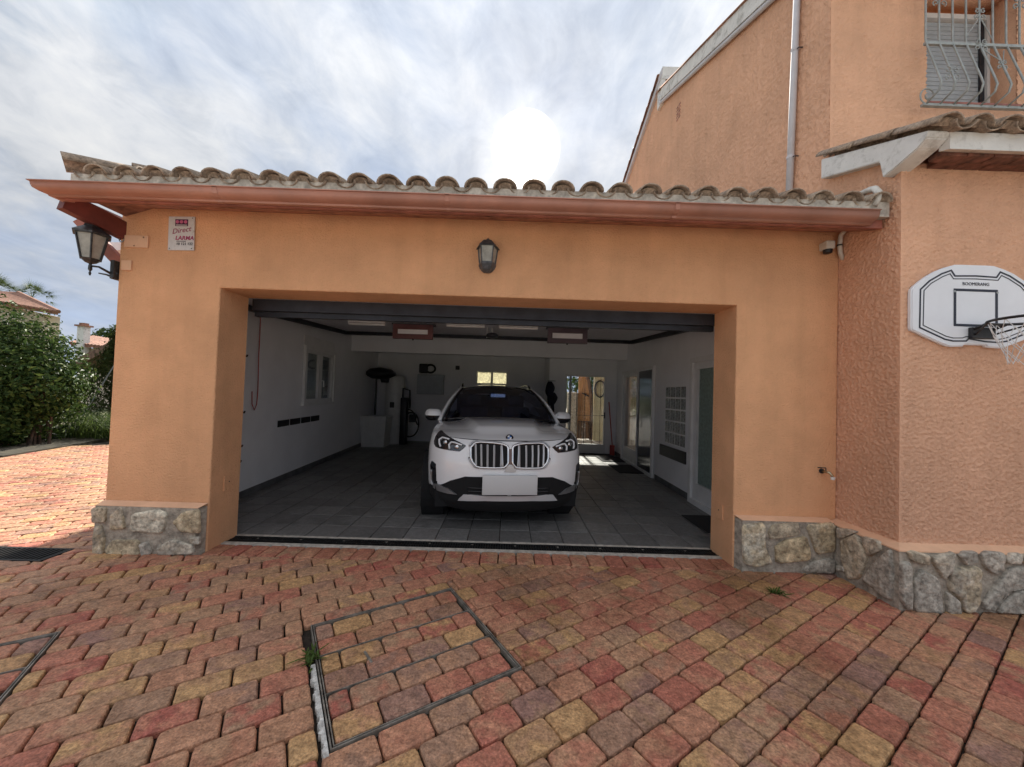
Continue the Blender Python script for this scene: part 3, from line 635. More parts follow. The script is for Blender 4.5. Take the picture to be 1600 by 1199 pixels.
# glass block panel: four columns, five rows
gb = MB(); Pg = lambda u, v, n: (rx(u)-.002-n*.0, u, v)
pan = thing('glass_block_panel', 'glass block window of twenty blocks in the right wall', 'glass blocks', (rx(2.75), 2.75, GZ0))
mb = MB(); mb.box(.004, .08, GY_0-2.75, GY_1-2.75, 0, GZ1-GZ0); mb.obj('grout', M['whitepl'], pan)
bw, bh = (GY_1-GY_0)/4, (GZ1-GZ0)/5; blk = MB().bevbox(-.016, .05, .010, bw-.010, .010, bh-.010, .012).mesh('glass_block')
blk.materials.append(M['glassbrick'])
for i in range(4):
    for j in range(5):
        o = bpy.data.objects.new('glass_block', blk); col.objects.link(o); o.parent = pan; o.location = (.012, GY_0-2.75+i*bw, j*bh)
v0 = bp(1030, 704, 'x', rx(3.2)); v1 = bp(1068, 713, 'x', rx(2.3))
tag(MB().bevbox(rx(2.8)-.03, rx(2.8)-.001, 2.30, 3.28, .50, .69, .008).obj('vent_panel', M['blackp']), 'long black panel on the wall under the glass blocks', 'vent panel')  # black vent panel below the glass blocks
# frosted glass door near the front on the right
PF = lambda u, v, n: (rx(u)-.004-n, u, v)
fdoor = framed('frosted_door', garage, PF, (FY0, FY1, .0, 2.10), .07, M['whitealu'])
lf = framed('door_leaf', fdoor, lambda u, v, n: (rx(u)+.02-n*.8, u, v), (FY0+.07, FY1-.07, .03, 2.03), .10, M['whitealu'], bars=((FY0+.17, FY1-.17, .13, .30),))
MB().prism([(rx(FY0)+.01, FY0+.17, .30), (rx(FY1)+.01, FY1-.17, .30), (rx(FY1)+.01, FY1-.17, 1.93), (rx(FY0)+.01, FY0+.17, 1.93)], (.006, 0, 0)).obj('pane', M['greenpane'], fdoor)
# glazed back door
PB = lambda u, v, n: (u, YB+.05-n, v)
bdoor = framed('back_door', garage, PB, (BD[0], BD[1], .0, BD[2]), .045, M['whitealu'], bars=((BD[0]+.045, BD[1]-.045, .045, .25),))
MB().box(BD[0]+.045, BD[1]-.045, YB+.03, YB+.036, .25, BD[2]-.045).obj('pane', M['glass'], bdoor)
mb = MB(); mb.tube([(BD[1]-.03, YB-.03, 1.0), (BD[1]-.12, YB-.03, 1.0)], .01, 6); mb.box(BD[1]-.045, BD[1]-.015, YB-.012, YB-.001, .92, 1.08); mb.obj('handle', M['darkmetal'], bdoor)
# window grille bars of the back door
mb = MB()
for x in np.linspace(BD[0]+.12, BD[1]-.12, 5): mb.tube([(x, YB+.10, .1), (x, YB+.10, 2.0)], .006, 6)
mb.tube([(BD[0]+.05, YB+.10, .98), (BD[1]-.05, YB+.10, .98)], .006, 6); mb.obj('grille', M['iron'], bdoor)
# glazed door and dark panel door in the right wall
sd = framed('side_door', garage, PF, (DY0, DY1, .0, DZ1), .06, M['whitealu'], bars=((4.50, 4.56, .06, DZ1-.06),))
lf2 = framed('door_leaf', sd, lambda u, v, n: (rx(u)+.03-n*.8, u, v), (4.56, DY1-.06, .03, DZ1-.06), .075, M['whitealu'], bars=((4.64, DY1-.14, .10, .34),))
MB().prism([(rx(4.6)+.02, 4.635, .30), (rx(5.6)+.02, DY1-.135, .30), (rx(5.6)+.02, DY1-.135, 1.96), (rx(4.6)+.02, 4.635, 1.96)], (.006, 0, 0)).obj('pane', M['glass'], sd)
MB().prism([(rx(3.7)-.03, 3.70, .02), (rx(4.5)-.03, 4.49, .02), (rx(4.5)-.03, 4.49, 2.08), (rx(3.7)-.03, 3.70, 2.08)], (.045, 0, 0)).obj('dark_leaf', M['smoked'], sd, label='tall dark glazed door leaf')
MB().tube([(rx(4.4)-.03, 4.42, 1.12), (rx(4.4)-.085, 4.42, 1.12), (rx(4.4)-.085, 4.42, .88), (rx(4.4)-.03, 4.42, .88)], .009, 6).obj('handle', M['chrome'], sd)
# room seen through the side doors
slab('store_room_wall', [(X3+.9, 2.9), (X3+.9, 9.3), (X3+1.0, 9.3), (X3+1.0, 2.9)], -.02, 2.9, mat('tan_stone_wall', (.42, .33, .24), .9, var=.3, vscale=6, bump=.8, bscale=15, bdist=.03))
slab('hall_wall', [(X3+1.4, .6), (X3+1.4, 3.0), (X3+1.5, 3.0), (X3+1.5, .6)], -.02, 2.6, M['white'])

# overhead garage door: dark frame with a pale panel, side rails
gd = thing('overhead_door', 'raised garage door with dark steel frame under the ceiling', 'garage door', (0, .5, 2.5))
def gl(p): return (p[0], p[1]-.5, p[2]-2.5)
bt = ZT-.003
mb = MB(); mb.box(X1+.03, X2+.02, -.11, -.06, bt-.115-2.5, bt-2.5+.0); mb.obj('front_rail', M['darkmetal'], gd)
mb = MB(); mb.box(X1+.02, X2+.03, -.055, .0, bt-.165-2.5, bt-.09-2.5); mb.obj('cross_rail', M['darkmetal'], gd)
for sx, nm in ((-1, 'l'), (1, 'r')):
    xa = lx(1)+.10 if sx < 0 else rx(1)-.10; xb = lx(4.3)+.16 if sx < 0 else rx(4.3)-.16
    a = gl((xa, .46, 2.44)); b = gl((xb, 4.6, 2.67)); MB().beam(a, b, .05, .08).obj('side_rail', M['darkmetal'], gd)
    MB().tube([gl((xa, .44, 2.10)), gl((xa, .45, 2.30)), gl((xa-.0, .50, 2.42)), gl((xa, .62, 2.455))], .022, 6).obj('track_bend', M['darkmetal'], gd)
MB().beam(gl((lx(4.3)+.16, 4.6, 2.67)), gl((rx(4.3)-.16, 4.6, 2.67)), .06, .07).obj('rear_rail', M['darkmetal'], gd)
mb = MB(); q = [gl((lx(1)+.13, .47, 2.475)), gl((rx(1)-.13, .47, 2.475)), gl((rx(4.3)-.19, 4.56, 2.705)), gl((lx(4.3)+.19, 4.56, 2.705))]; mb.prism(q, (0, 0, .03)); mb.obj('panel', M['ceil'], gd)
# tube lights under the panel
for n, (xa, xb, lab) in enumerate(((545, 602, 'white tube light near the left rail of the garage ceiling'), (698, 757, 'white tube light in the middle of the garage ceiling'), (780, 840, 'white tube light right of the ceiling motor'))):
    yy = 2.0
    p0 = bp(xa, 506+n*3, 'y', yy); p1 = bp(xb, 507+n*3, 'y', yy)
    lt = thing('tube_light', lab, 'ceiling light', ((p0[0]+p1[0])/2, yy, p0[2]), group='tube lights on the garage ceiling')
    h = (p1[0]-p0[0])/2; MB().tube([(-h, 0, 0), (h, 0, 0)], .016, 8).obj('tube', M['whitepl'], lt); MB().box(-h, h, -.03, .03, .018, .05).obj('housing', M['whitealu'], lt)
# two brown frames with pale panels hanging at the rear of the door
for (xa, ya, xb, yb, lab, m) in ((615, 507, 676, 531, 'red-brown rectangular frame hanging left under the ceiling', M['brownframe']), (856, 513, 917, 538, 'grey-brown rectangular frame hanging right under the ceiling', mat('grey_brown_frame', (.09, .06, .075), .5, var=.15))):
    yy = 2.2; a = bp(xa, ya, 'y', yy); b = bp(xb, yb, 'y', yy); w_, h_ = b[0]-a[0], a[2]-b[2]
    fr = thing('ceiling_fitting', lab, 'ceiling fitting', ((a[0]+b[0])/2, yy, b[2]), group='framed ceiling fittings')
    mb = MB(); t = .07
    mb.box(-w_/2, w_/2, -.03, .03, 0, t); mb.box(-w_/2, w_/2, -.03, .03, h_-t, h_); mb.box(-w_/2, -w_/2+t, -.03, .03, t, h_-t); mb.box(w_/2-t, w_/2, -.03, .03, t, h_-t); mb.obj('frame', m, fr)
    MB().box(-w_/2+t, w_/2-t, -.01, .01, t, h_-t).obj('panel', M['ceil'], fr); MB().box(-w_/2-.02, w_/2+.02, -.02, .12, h_, h_+.02).obj('bracket', M['darkmetal'], fr)
    MB().lathe([(.012, -.02), (.012, .0)], (0, 0, 0), 8).obj('knob', M['darkmetal'], fr)
a = bp(769, 524, 'y', 3.1); mo = thing('ceiling_motor', 'small round motor hanging in the middle of the garage ceiling', 'motor', tuple(a))
MB().lathe([(.03, -.05), (.10, -.035), (.11, 0), (.08, .03), (.02, .04)], (0, 0, 0), 12).obj('housing', M['darkmetal'], mo); MB().tube([(0, 0, .04), (0, 0, .12)], .012, 6).obj('stem', M['whitepl'], mo); MB().tube([(-.09, 0, -.05), (-.09, 0, .16)], .006, 6).obj('cable', M['whitepl'], mo)

# ------------------------------------------------------------------ plinth stones
def lumpy_stone(P3, n, h, parent, seed, tone=None):
    """P3: outline points on the plinth face; n: outward normal"""
    n = Vector(n); P = [Vector(p) for p in P3]; c = sum(P, Vector())/len(P); out = []
    for i in range(len(P)):
        a, b, d = P[i-1], P[i], P[(i+1) % len(P)]
        for t in (.10, .38, .66, .90):
            q = b.lerp(d, t); out.append(q)
    k = len(out); v = []; f = []
    for (ins, ht) in ((-.045, -.005), (-.03, .55), (.0, .9), (.10, 1.0), (.5, 1.02)):
        for p in out:
            q = p.lerp(c, ins); s = mnoise.noise(Vector((q.x*19+seed, q.y*19, q.z*19))); s2 = mnoise.noise(Vector((q.x*45+seed, q.y*45, q.z*45)))
            v.append(q+n*(h*ht*(1+.40*s) + (h*.25*s2 if ht > .5 else 0)))
    for r in range(4):
        for i in range(k): f.append((r*k+i, r*k+(i+1) % k, (r+1)*k+(i+1) % k, (r+1)*k+i))
    v.append(c+n*h*(1.1+.3*mnoise.noise(c*19))); 
    for i in range(k): f.append((4*k+i, 4*k+(i+1) % k, 5*k))
    me = MB().add(v, f).mesh('stone'); t = tone if tone is not None else rnd.random(); set_tint(me, [(t, min(1, max(0, t+rnd.uniform(-.3, .3))), rnd.random())]*len(v))
    o = link('stone', me, M['stone'], parent, True); return o
def crop(pts, ox, oy, s): return [(ox+x/s, oy+y/s) for x, y in pts]
PY = -.085; XPL = bp(147, 830, 'y', -.085)[0]
def plinth_block(name, poly, z0, z1, parent, cap):
    mb = MB(); mb.prism([(x, y, z0) for x, y in poly], (0, 0, z1-z0)); o = mb.obj(name, M['mortar'], parent)
    return o
# left pier plinth
pl = plinth_block('plinth', [(XPL, PY), (X1-.04, PY), (X1-.012, -.004), (X1-.3, -.004), (XL-.004, -.004), (XL-.004, 1.2), (XL-.10, 1.2)], -.05, .402, garage, None)
MB().prism([(XPL, PY, .403), (X1-.03, PY, .403), (X1-.008, -.003, .425), (XL-.004, -.003, .425)], (0, 0, .004)).obj('plinth_ledge', M['ledge'], garage)
mb = MB(); mb.add([(XPL-.004, PY-.004, .383), (X1-.02, PY-.004, .383), (X1-.006, -.002, .425), (XL-.002, -.002, .44), (XPL-.004, PY-.004, .376), (X1-.02, PY-.004, .376)], [(0, 1, 2, 3), (4, 5, 1, 0)]); 
for i, (poly, t) in enumerate(zip([
    [(585, 455), (670, 450), (665, 540), (590, 545)], [(700, 500), (760, 450), (790, 580), (700, 590)], [(835, 490), (990, 465), (1050, 490), (1020, 610), (820, 595)],
    [(1090, 540), (1150, 480), (1250, 465), (1255, 610), (1140, 600)], [(600, 570), (640, 565), (660, 650), (650, 750), (588, 752)], [(665, 720), (710, 655), (870, 655), (880, 760), (700, 765)],
    [(880, 680), (930, 660), (955, 740), (890, 755)], [(990, 700), (1080, 650), (1210, 690), (1220, 735), (1000, 750)], [(1190, 640), (1255, 632), (1255, 680), (1200, 670)]],
    [.55, .45, 1.0, .62, .4, .65, .2, .25, .3])):
    lumpy_stone([bp(x, y, 'y', PY) for x, y in crop(poly, 0, 680, 4)], (0, -1, 0), .022, pl, i*3.1, t)
# right pier plinth
pr = plinth_block('plinth', [(X2+.035, PY), (X3-.095, PY), (X3-.095, -.003), (X2+.012, -.003)], -.05, .442, garage, None)
MB().prism([(X2+.03, PY, .443), (X3-.09, PY, .443), (X3-.09, -.003, .462), (X2+.008, -.003, .462)], (0, 0, .004)).obj('plinth_ledge', M['ledge'], garage)
for i, (poly, t) in enumerate(zip([
    [(190, 515), (300, 505), (300, 620), (335, 700), (260, 720), (195, 700)], [(320, 545), (345, 510), (465, 500), (470, 560), (330, 580)], [(355, 620), (400, 590), (505, 570), (525, 640), (520, 685), (360, 700)],
    [(510, 515), (645, 500), (648, 640), (560, 655)], [(490, 742), (530, 695), (610, 680), (648, 690), (642, 752)]], [.85, .5, .8, .78, .15])):
    lumpy_stone([bp(x, y, 'y', PY) for x, y in crop(poly, 1100, 660, 3.2)], (0, -1, 0), .026, pr, 40+i*3.1, t)

# ------------------------------------------------------------------ garage roof
SL = math.tan(R_(18.0)); EY, EZ = -.47, 3.105          # eave line of the tiles
roof = MB()
XE = -3.56
def rz(y): return EZ+(y-EY)*SL
AP = 5.2
# hip: front slope and left slope meeting on the diagonal; thin deck under the tiles
dd = AP-EY
P = [(XE, EY, EZ), (X3-.004, EY, EZ), (X3-.004, AP, rz(AP)), (XE+dd, AP, rz(AP))]
mb = MB(); mb.prism([(a, b, c-.10) for a, b, c in P], (0, 0, .05))
Q = [(XE, EY, EZ), (XE+dd, AP, rz(AP)), (XE+dd, 9.0, rz(AP)), (XE, 9.0, EZ)]
mb.prism([(a, b, c-.101) for a, b, c in Q], (0, 0, .05))
B = [(X3-.004, AP, rz(AP)), (XE+dd, AP, rz(AP)), (XE+dd, 9.0, rz(AP)-.02), (X3-.004, 9.0, rz(AP)-.02)]
mb.prism([(a, b, c-.102) for a, b, c in B], (0, 0, .05))
deck = mb.obj('roof', M['soffit'], garage)
def barrel(r0, r1, l, th, up=True, seg=9, plug=0):
    """half-round tile along +y, from y=0 (lower end, radius r0) to y=l"""
    v = []; f = []
    for (y, r) in ((0, r0), (l, r1)):
        for rr in (r, r-th):
            for k in range(seg+1):
                a = math.pi*k/seg; v.append((rr*math.cos(a), y, rr*math.sin(a)*(1 if up else -1)*.76))
    n = seg+1
    for k in range(seg):
        f += [(k, k+1, 2*n+k+1, 2*n+k), (n+k, 3*n+k, 3*n+k+1, n+k+1), (k, n+k, n+k+1, k+1), (2*n+k, 2*n+k+1, 3*n+k+1, 3*n+k)]
    f += [(0, 2*n, 3*n, n), (n-1, 2*n-1, 4*n-1, 3*n-1)]
    if plug:                               # mortar bedding a little way inside the tile mouth
        k0 = len(v); r = r0-th-.001; v += [(r*math.cos(math.pi*k/seg), plug-.02*math.sin(math.pi*k/seg), r*math.sin(math.pi*k/seg)*.76*.82-.004) for k in range(seg+1)]; f.append(tuple(range(k0, k0+seg+1)))
    return v, f
tv, tf = barrel(.094, .078, .44, .015, plug=.055); uv_, uf = barrel(.080, .095, .44, .013, up=False)
cov = MB().add(tv, tf); panm = MB().add(uv_, uf)
TP = .2287; nT = int((X3-XE-.05)/TP)
PIT = math.atan(SL)
for i in range(nT+1):
    x = X3-.12-i*TP
    if x < XE+.06: break
    me = cov.mesh('cover_tile'); set_tint(me, [tn()]*len(me.vertices))
    o = link('roof_tile', me, M['rooftile'], deck, True); o.location = (x, EY-.045+rnd.uniform(-.008, .008), EZ+.005); o.rotation_euler = (PIT+rnd.uniform(-.01, .01), rnd.uniform(-.03, .03), rnd.uniform(-.02, .02))
    me = panm.mesh('pan_tile'); set_tint(me, [tn()]*len(me.vertices))
    o = link('roof_tile', me, M['rooftile'], deck, True); o.location = (x-TP/2, EY-.03+rnd.uniform(-.006, .006), EZ+.032); o.rotation_euler = (PIT, rnd.uniform(-.03, .03), 0)
# the courses above, joined
up = MB(); ut = []
for j in range(1, 17):
    y0 = EY+j*.34; z0 = rz(y0)
    for i in range(nT+1):
        x = X3-.12-i*TP
        if x < XE+(y0-EY)+.08 or y0 > AP-.2: continue
        for (vv, ff, dx, dz) in ((tv, tf, 0, .02), (uv_, uf, -TP/2, .045)):
            cs, sn = math.cos(PIT), math.sin(PIT); v = [(a+x+dx, b*cs-c*sn+y0, b*sn+c*cs+z0+dz) for a, b, c in vv]; up.add(v, ff); ut += [tn()]*len(v)
me = up.mesh('upper_tiles', False); set_tint(me, ut); link('upper_tiles', me, M['rooftile'], deck, True, kind='stuff')
# left slope tiles (run along x)
up = MB(); ut = []
for j in range(0, 14):
    x0 = XE+j*.34; z0 = EZ+j*.34*SL
    for i in range(36):
        y = EY+.2+i*TP
        if y < EY+(x0-XE)+.1 or y > 8.9: continue
        for (vv, ff, dy, dz) in ((tv, tf, 0, .01), (uv_, uf, TP/2, .035)):
            cs, sn = math.cos(PIT), math.sin(PIT); v = [(b*cs-c*sn+x0, -a+y+dy, b*sn+c*cs+z0+dz) for a, b, c in vv]; up.add(v, ff); ut += [tn()]*len(v)
me = up.mesh('side_tiles', False); set_tint(me, ut); link('side_tiles', me, M['rooftile'], deck, True, kind='stuff')
# hip caps stepping up the diagonal
hv, hf = barrel(.130, .082, .46, .020)
hd = Vector((1, 1, SL)).normalized(); hp = math.asin(hd.z)
for k in range(14):
    me = MB().add(hv, hf).mesh('hip_tile'); set_tint(me, [tn()]*len(me.vertices))
    o = link('hip_tile', me, M['rooftile'], deck, True); s = -.04+k*.40
    o.location = (XE+.02+hd.x*s, EY+.02+hd.y*s, EZ+.05+hd.z*s+.035); o.rotation_euler = (hp+.02, 0, -math.pi/4)
# mortar fillet under the tile noses
mb = MB(); n = 120
mb.box(XE+.05, X3-.02, EY-.01, EY+.10, EZ-.10, EZ+.018); mb.obj('mortar_fillet', M['cement'], deck)
# soffit, fascia and gutter
GYF = -.41-.13; 
mb = MB(); mb.prism([(XL+.05, -.001, 3.085), (X3-.003, -.001, 3.085), (X3-.003, EY+.12, 2.955), (XL+.10, EY+.12, 2.955)], (0, 0, .02)); mb.obj('soffit', M['soffit'], garage)
gL, gR = bp(40, 280, 'y', -.552)[0], bp(1378, 330, 'y', -.552)[0]
mb = MB(); mb.box(gL+.16, X3-.02, -.423, -.395, 2.938, 3.04); mb.obj('fascia', M['fascia'], garage)
# ogee gutter profile (y, z) swept along x, mitred at the left corner
prof = [(-.425, 3.075), (-.425, 2.99), (-.44, 2.965), (-.47, 2.965), (-.475, 2.985), (-.505, 2.995), (-.53, 3.02), (-.537, 3.05), (-.54, 3.085), (-.552, 3.085), (-.552, 3.095), (-.53, 3.095), (-.525, 3.06)]
prof = [(y, 3.03+(z-3.095)*.68) for y, z in prof]
mb = MB()
rows = [[(gL+.0+(p[0]+.552)*1.0, p[0], p[1]) for p in prof], [(-2.0, p[0], p[1]) for p in prof], [(gR, p[0], p[1]) for p in prof]]
side = [[(gL+(p[0]+.552), p[0], p[1]) for p in prof], [(gL+(p[0]+.552), .9, p[1]) for p in prof]]
mb.grid(rows); g2 = MB(); g2.grid(side)
ep = [(gR+.001, p[0], p[1]) for p in prof]; mb.add(ep, [tuple(range(len(ep)))])
gut = mb.obj('gutter', M['gutter'], garage); autosmooth(gut, 40)
so = gut.modifiers.new('wall', 'SOLIDIFY'); so.thickness = .003
for x in (-2.35, -.55, 1.25):
    mb = MB(); q = [[(x, p[0]-.0025 if p[0] < -.44 else p[0], p[1]-(.0025 if p[1] < 2.95 else 0)) for p in prof[:11]], [(x+.035, p[0]-.0025 if p[0] < -.44 else p[0], p[1]-(.0025 if p[1] < 2.95 else 0)) for p in prof[:11]]]
    mb.grid(q); o = mb.obj('gutter_joint', M['gutter'], garage); so = o.modifiers.new('wall', 'SOLIDIFY'); so.thickness = .002
gut2 = g2.obj('side_gutter', M['gutter'], garage); autosmooth(gut2, 40); so = gut2.modifiers.new('wall', 'SOLIDIFY'); so.thickness = .003
# timber beams of the left overhang
bA = Vector(bp(98, 313, 'y', -.37)); bB = Vector(bp(212, 371, 'y', .10))
MB().beam(bA, bB, .08, .155).obj('overhang_beam', M['beam'], garage)
bC = Vector(bp(126, 345, 'y', .02)); bD = Vector(bp(192, 416, 'y', .10))
MB().beam(bC, bD, .07, .085).obj('brace', M['fascia'], garage)
for (x0, y0, x1, y1, nm) in ((196, 368, 232, 388, 1), (191, 407, 206, 423, 2)):
    a = bp(x0, y0, 'y', -.004); b = bp(x1, y1, 'y', -.004)
    MB().bevbox(max(a[0], XL-.02), b[0], -.014, .03, b[2], a[2], .003).obj('beam_plate', M['ledge'], garage)
for (x, y) in ((224, 371), (209, 384)):
    p = bp(x, y, 'y', -.016); MB().lathe([(.008, 0), (.005, .004)], (p[0], p[1]+.002, p[2]), 8, axis='y').obj('screw', M['fascia'], garage)
mb = MB(); p = bp(190, 374, 'y', .0); mb.tube([(p[0]+.022*math.cos(a), p[1], p[2]+.028*math.sin(a)) for a in np.linspace(0, 2*math.pi, 14)[:-1]], .004, 5, closed=True); mb.tube([(p[0]+.02, 0, p[2]-.01), (p[0]+.06, .02, p[2]-.04)], .004, 5)
tag(mb.obj('ring_hook', M['greyiron']), 'small metal ring hook at the garage corner below the beam', 'hook')
# ring and tiny bits on the reveal: door sensor boxes
for (x, z) in ((X1+.004, .55), (X2-.004, .42)):
    MB().bevbox(x-.004 if x < 0 else x-.006, x+.006 if x < 0 else x+.004, .16, .27, z-.06, z+.08, .002).obj('sensor_cover', M['stucco'], garage)
    MB().lathe([(.006, -.002), (.006, .0085)], (x if x < 0 else x-.0065, .22, z+.02), 8, axis='x').obj('sensor_eye', M['hole'], garage)

# ------------------------------------------------------------------ house
house = thing('house', 'tall orange stucco house wall to the right of the garage', 'house', (X3, 0, 0))
house_i = house.location.copy()
def field(nu, nv, du, wl, seed, aspect=1.0):
    """band-passed random relief sampled on the wall grid"""
    r = np.random.RandomState(seed); F = np.fft.rfft2(r.randn(nu, nv)); fu = np.fft.fftfreq(nu, du)[:, None]; fv = np.fft.rfftfreq(nv, du)[None, :]
    k = np.sqrt((fu*aspect)**2+fv**2)*wl; F *= np.exp(-((k-1)/.8)**2)+.2*np.exp(-((k-.25)/.2)**2)
    a = np.fft.irfft2(F, (nu, nv)); return a/a.std()
def relief_wall(name, O, U, V, N, lu, lv, res, amp, wl, keep, seed, m, parent, extra=None):
    nu, nv = int(lu/res)+1, int(lv/res)+1; h = field(nu, nv, res, wl, seed, 1.35); h = np.tanh(h*.9)*amp
    O, U, V, N = map(np.array, (O, U, V, N)); us = np.linspace(0, lu, nu); vs_ = np.linspace(0, lv, nv)
    uu, vv = np.meshgrid(us, vs_, indexing='ij'); edge = np.clip(np.minimum(uu, lu-uu)/.03, 0, 1)
    P = O+uu[..., None]*U+vv[..., None]*V+(h*edge)[..., None]*N
    idx = np.arange(nu*nv).reshape(nu, nv); q = np.stack([idx[:-1, :-1], idx[1:, :-1], idx[1:, 1:], idx[:-1, 1:]], -1).reshape(-1, 4)
    cu, cv = (uu[:-1, :-1]+res/2).ravel(), (vv[:-1, :-1]+res/2).ravel(); q = q[np.array([keep(a, b) for a, b in zip(cu, cv)])] if keep else q
    if np.dot(np.cross(U, V), N) < 0: q = q[:, ::-1]
    mb = MB(); mb.v = [tuple(p) for p in P.reshape(-1, 3)]; mb.f = [tuple(map(int, a)) for a in q]; mb.m = [0]*len(mb.f)
    if extra: extra(mb)
    o = mb.obj(name, m, parent, False, False); o.matrix_parent_inverse = Matrix.Translation(-parent.location) if False else Matrix.Identity(4)
    o.location = -parent.location; me = o.data; me.polygons.foreach_set('use_smooth', [True]*len(me.polygons)); bm = bmesh.new(); bm.from_mesh(me)
    bmesh.ops.delete(bm, geom=[v for v in bm.verts if not v.link_faces], context='VERTS'); bm.to_mesh(me); bm.free(); return o
def hp_(mb, name, m, smooth=False, parent=None, **p):
    o = mb.obj(name, m, parent or house, smooth, **p)
    if parent is None: o.location = -house.location
    return o
# roof lines in the plane of the side wall
fz = lambda y: 6.264+(y-.902)*(7.634-6.264)/(4.226-.902)
bz = lambda y: 8.33-(y-4.2)*.392
relief_wall('side_wall_lower', (X3, YH, .38), (0, 1, 0), (0, 0, 1), (-1, 0, 0), (.60), 3.5, .009, .0075, .026, lambda u, v: v+.38 < 3.80-(.118-(YH+u))*.42, 1, M['rough'], house,
            lambda mb: mb.prism([(X3+.012, YH+.02, -.1), (X3+.012, .3, -.1), (X3+.012, .3, 3.75), (X3+.012, .12, 3.75), (X3+.012, YH+.02, 3.48)], (.29, 0, 0)))
relief_wall('side_wall_upper', (X3, .06, 2.95), (0, 1, 0), (0, 0, 1), (-1, 0, 0), 7.2, 5.5, .016, .0085, .042,
            lambda u, v: not (u < .058 and v > .92) and (v+2.95 < (fz(u+.06) if u+.06 < 4.21 else bz(u+.06))), 2, M['rough'], house,
            lambda mb: mb.box(X3+.31, X3+2.9, .45, 4.19, 2.9, 5.88).prism([(X3+.015, .14, 2.9), (X3+.015, 4.2, 2.9), (X3+.015, 4.2, fz(4.2)-.02), (X3+.015, .14, fz(.14)-.02)], (.2, 0, 0)).prism([(X3+.016, 4.2, 2.9), (X3+.016, 8.5, 2.9), (X3+.016, 8.5, bz(8.5)-.02), (X3+.016, 4.2, bz(4.2)-.02)], (.6, 0, 0)))
relief_wall('front_wall_lower', (X3, YH, .38), (1, 0, 0), (0, 0, 1), (0, -1, 0), 3.0, 3.02, .010, .0075, .026, None, 3, M['rough'], house,
            lambda mb: mb.box(X3+.02, X3+3.0, YH+.012, YH+.2, -.1, 3.38))
WX0, WX1, WZ0_, WZ1_ = 3.945, 4.84, 4.42, 5.62
relief_wall('front_wall_upper', (X3, .12, 3.6), (1, 0, 0), (0, 0, 1), (0, -1, 0), 3.0, 2.28, .013, .0075, .030,
            lambda u, v: not (WX0-X3 < u < WX1-X3 and WZ0_-3.6 < v < WZ1_-3.6), 4, M['rough'], house,
            lambda mb: (mb.box(X3+.03, WX0, .132, .40, 3.6, 5.9), mb.box(WX1, X3+3.0, .132, .40, 3.6, 5.9), mb.box(WX0, WX1, .132, .40, 3.6, WZ0_), mb.box(WX0, WX1, .132, .40, WZ1_, 5.9)))
mb = MB(); mb.box(X3+.0015, X3+.03, .119, .145, 3.7, 5.9); mb.box(X3+.0015, X3+.03, .02, .10, 2.9, 3.80); hp_(mb, 'corner_render', M['rough'])
# window in the upper wall
wf_y = .33
wx1 = bp(1548, 40, 'y', wf_y)[0]; wz1 = bp(1500, 22, 'y', wf_y)[2]
mb = MB(); mb.box(WX0-.0, wx1+.03, wf_y, wf_y+.05, wz1-.05, wz1); mb.box(wx1-.035, wx1+.03, wf_y, wf_y+.05, WZ0_, wz1-.05); mb.box(WX0, WX0+.04, wf_y, wf_y+.05, WZ0_, wz1-.05)
wd = hp_(mb, 'window', M['whitealu'])
for k in range(30):
    z = WZ0_+.005+k*.045
    if z > wz1-.085: break
    o = MB().bevbox(WX0+.041, wx1-.036, wf_y+.035, wf_y+.05, z, z+.042, .005).obj('shutter_slat', M['shutter'], wd)
o = MB().box(wx1-.09, wx1-.04, wf_y+.02, wf_y+.03, WZ0_, wz1-.05).obj('shutter_guide', M['darkmetal'], wd)
o = MB().prism([(WX0+.002, wf_y+.051, WZ0_), (WX1-.002, wf_y+.051, WZ0_), (WX1-.002, wf_y+.051, WZ1_), (WX0+.002, wf_y+.051, WZ1_)], (0, .03, 0)).obj('recess_back', M['stucco'], wd)
o = MB().box(WX0+.002, WX1-.002, .09, wf_y-.001, WZ0_-.0, WZ0_+.018).obj('sill', mat('red_tile_sill', (.34, .13, .10), .5, var=.2), wd)
# wrought-iron window grille, bellied at the bottom
gmid, gfoot, gbel = bp(1470, 69, 'y', -.02)[2], bp(1470, 165, 'y', -.02)[2], bp(1472, 128, 'y', -.15)[2]
gri = thing('window_grille', 'grey wrought-iron grille with scrolls over the upstairs window', 'window grille', (4.4, .08, gfoot))
GM, GB = gmid-gfoot, gbel-gfoot
gx = lambda x: x-4.4
def bar_path(x): return [(gx(x), -.10, 1.5), (gx(x), -.10, GM+.05), (gx(x), -.105, GM), (gx(x), -.215, GB+.07), (gx(x), -.232, GB), (gx(x), -.215, GB-.06), (gx(x), -.10, .0)]
gx0 = bp(1446, 69, 'y', -.02)[0]; gdx = (bp(1551, 72, 'y', -.02)[0]-gx0)/5
bx = [gx0+gdx*k for k in range(11)]
for x in bx: MB().tube(bar_path(x), .0085, 6).obj('bar', M['greyiron'], gri, True)
MB().box(gx(gx0-.01), gx(5.1), -.112, -.088, GM-.013, GM+.013).obj('cross_bar', M['greyiron'], gri); MB().box(gx(gx0-.03), gx(5.1), -.115, -.085, -.015, .008).obj('foot_bar', M['greyiron'], gri)
def spiral(c, r, turns, dirn, a0, ax=(1, 0), n=22):
    return [(c[0]+dirn*r*(1-.75*i/n)*math.cos(a0+turns*2*math.pi*i/n), c[1], c[2]+r*(1-.75*i/n)*math.sin(a0+turns*2*math.pi*i/n)) for i in range(n+1)]
MB().tube(spiral((gx(gx0+.03), -.10, .09), .085, 1.3, -1, -1.2), .007, 6).obj('scroll', M['greyiron'], gri, True)
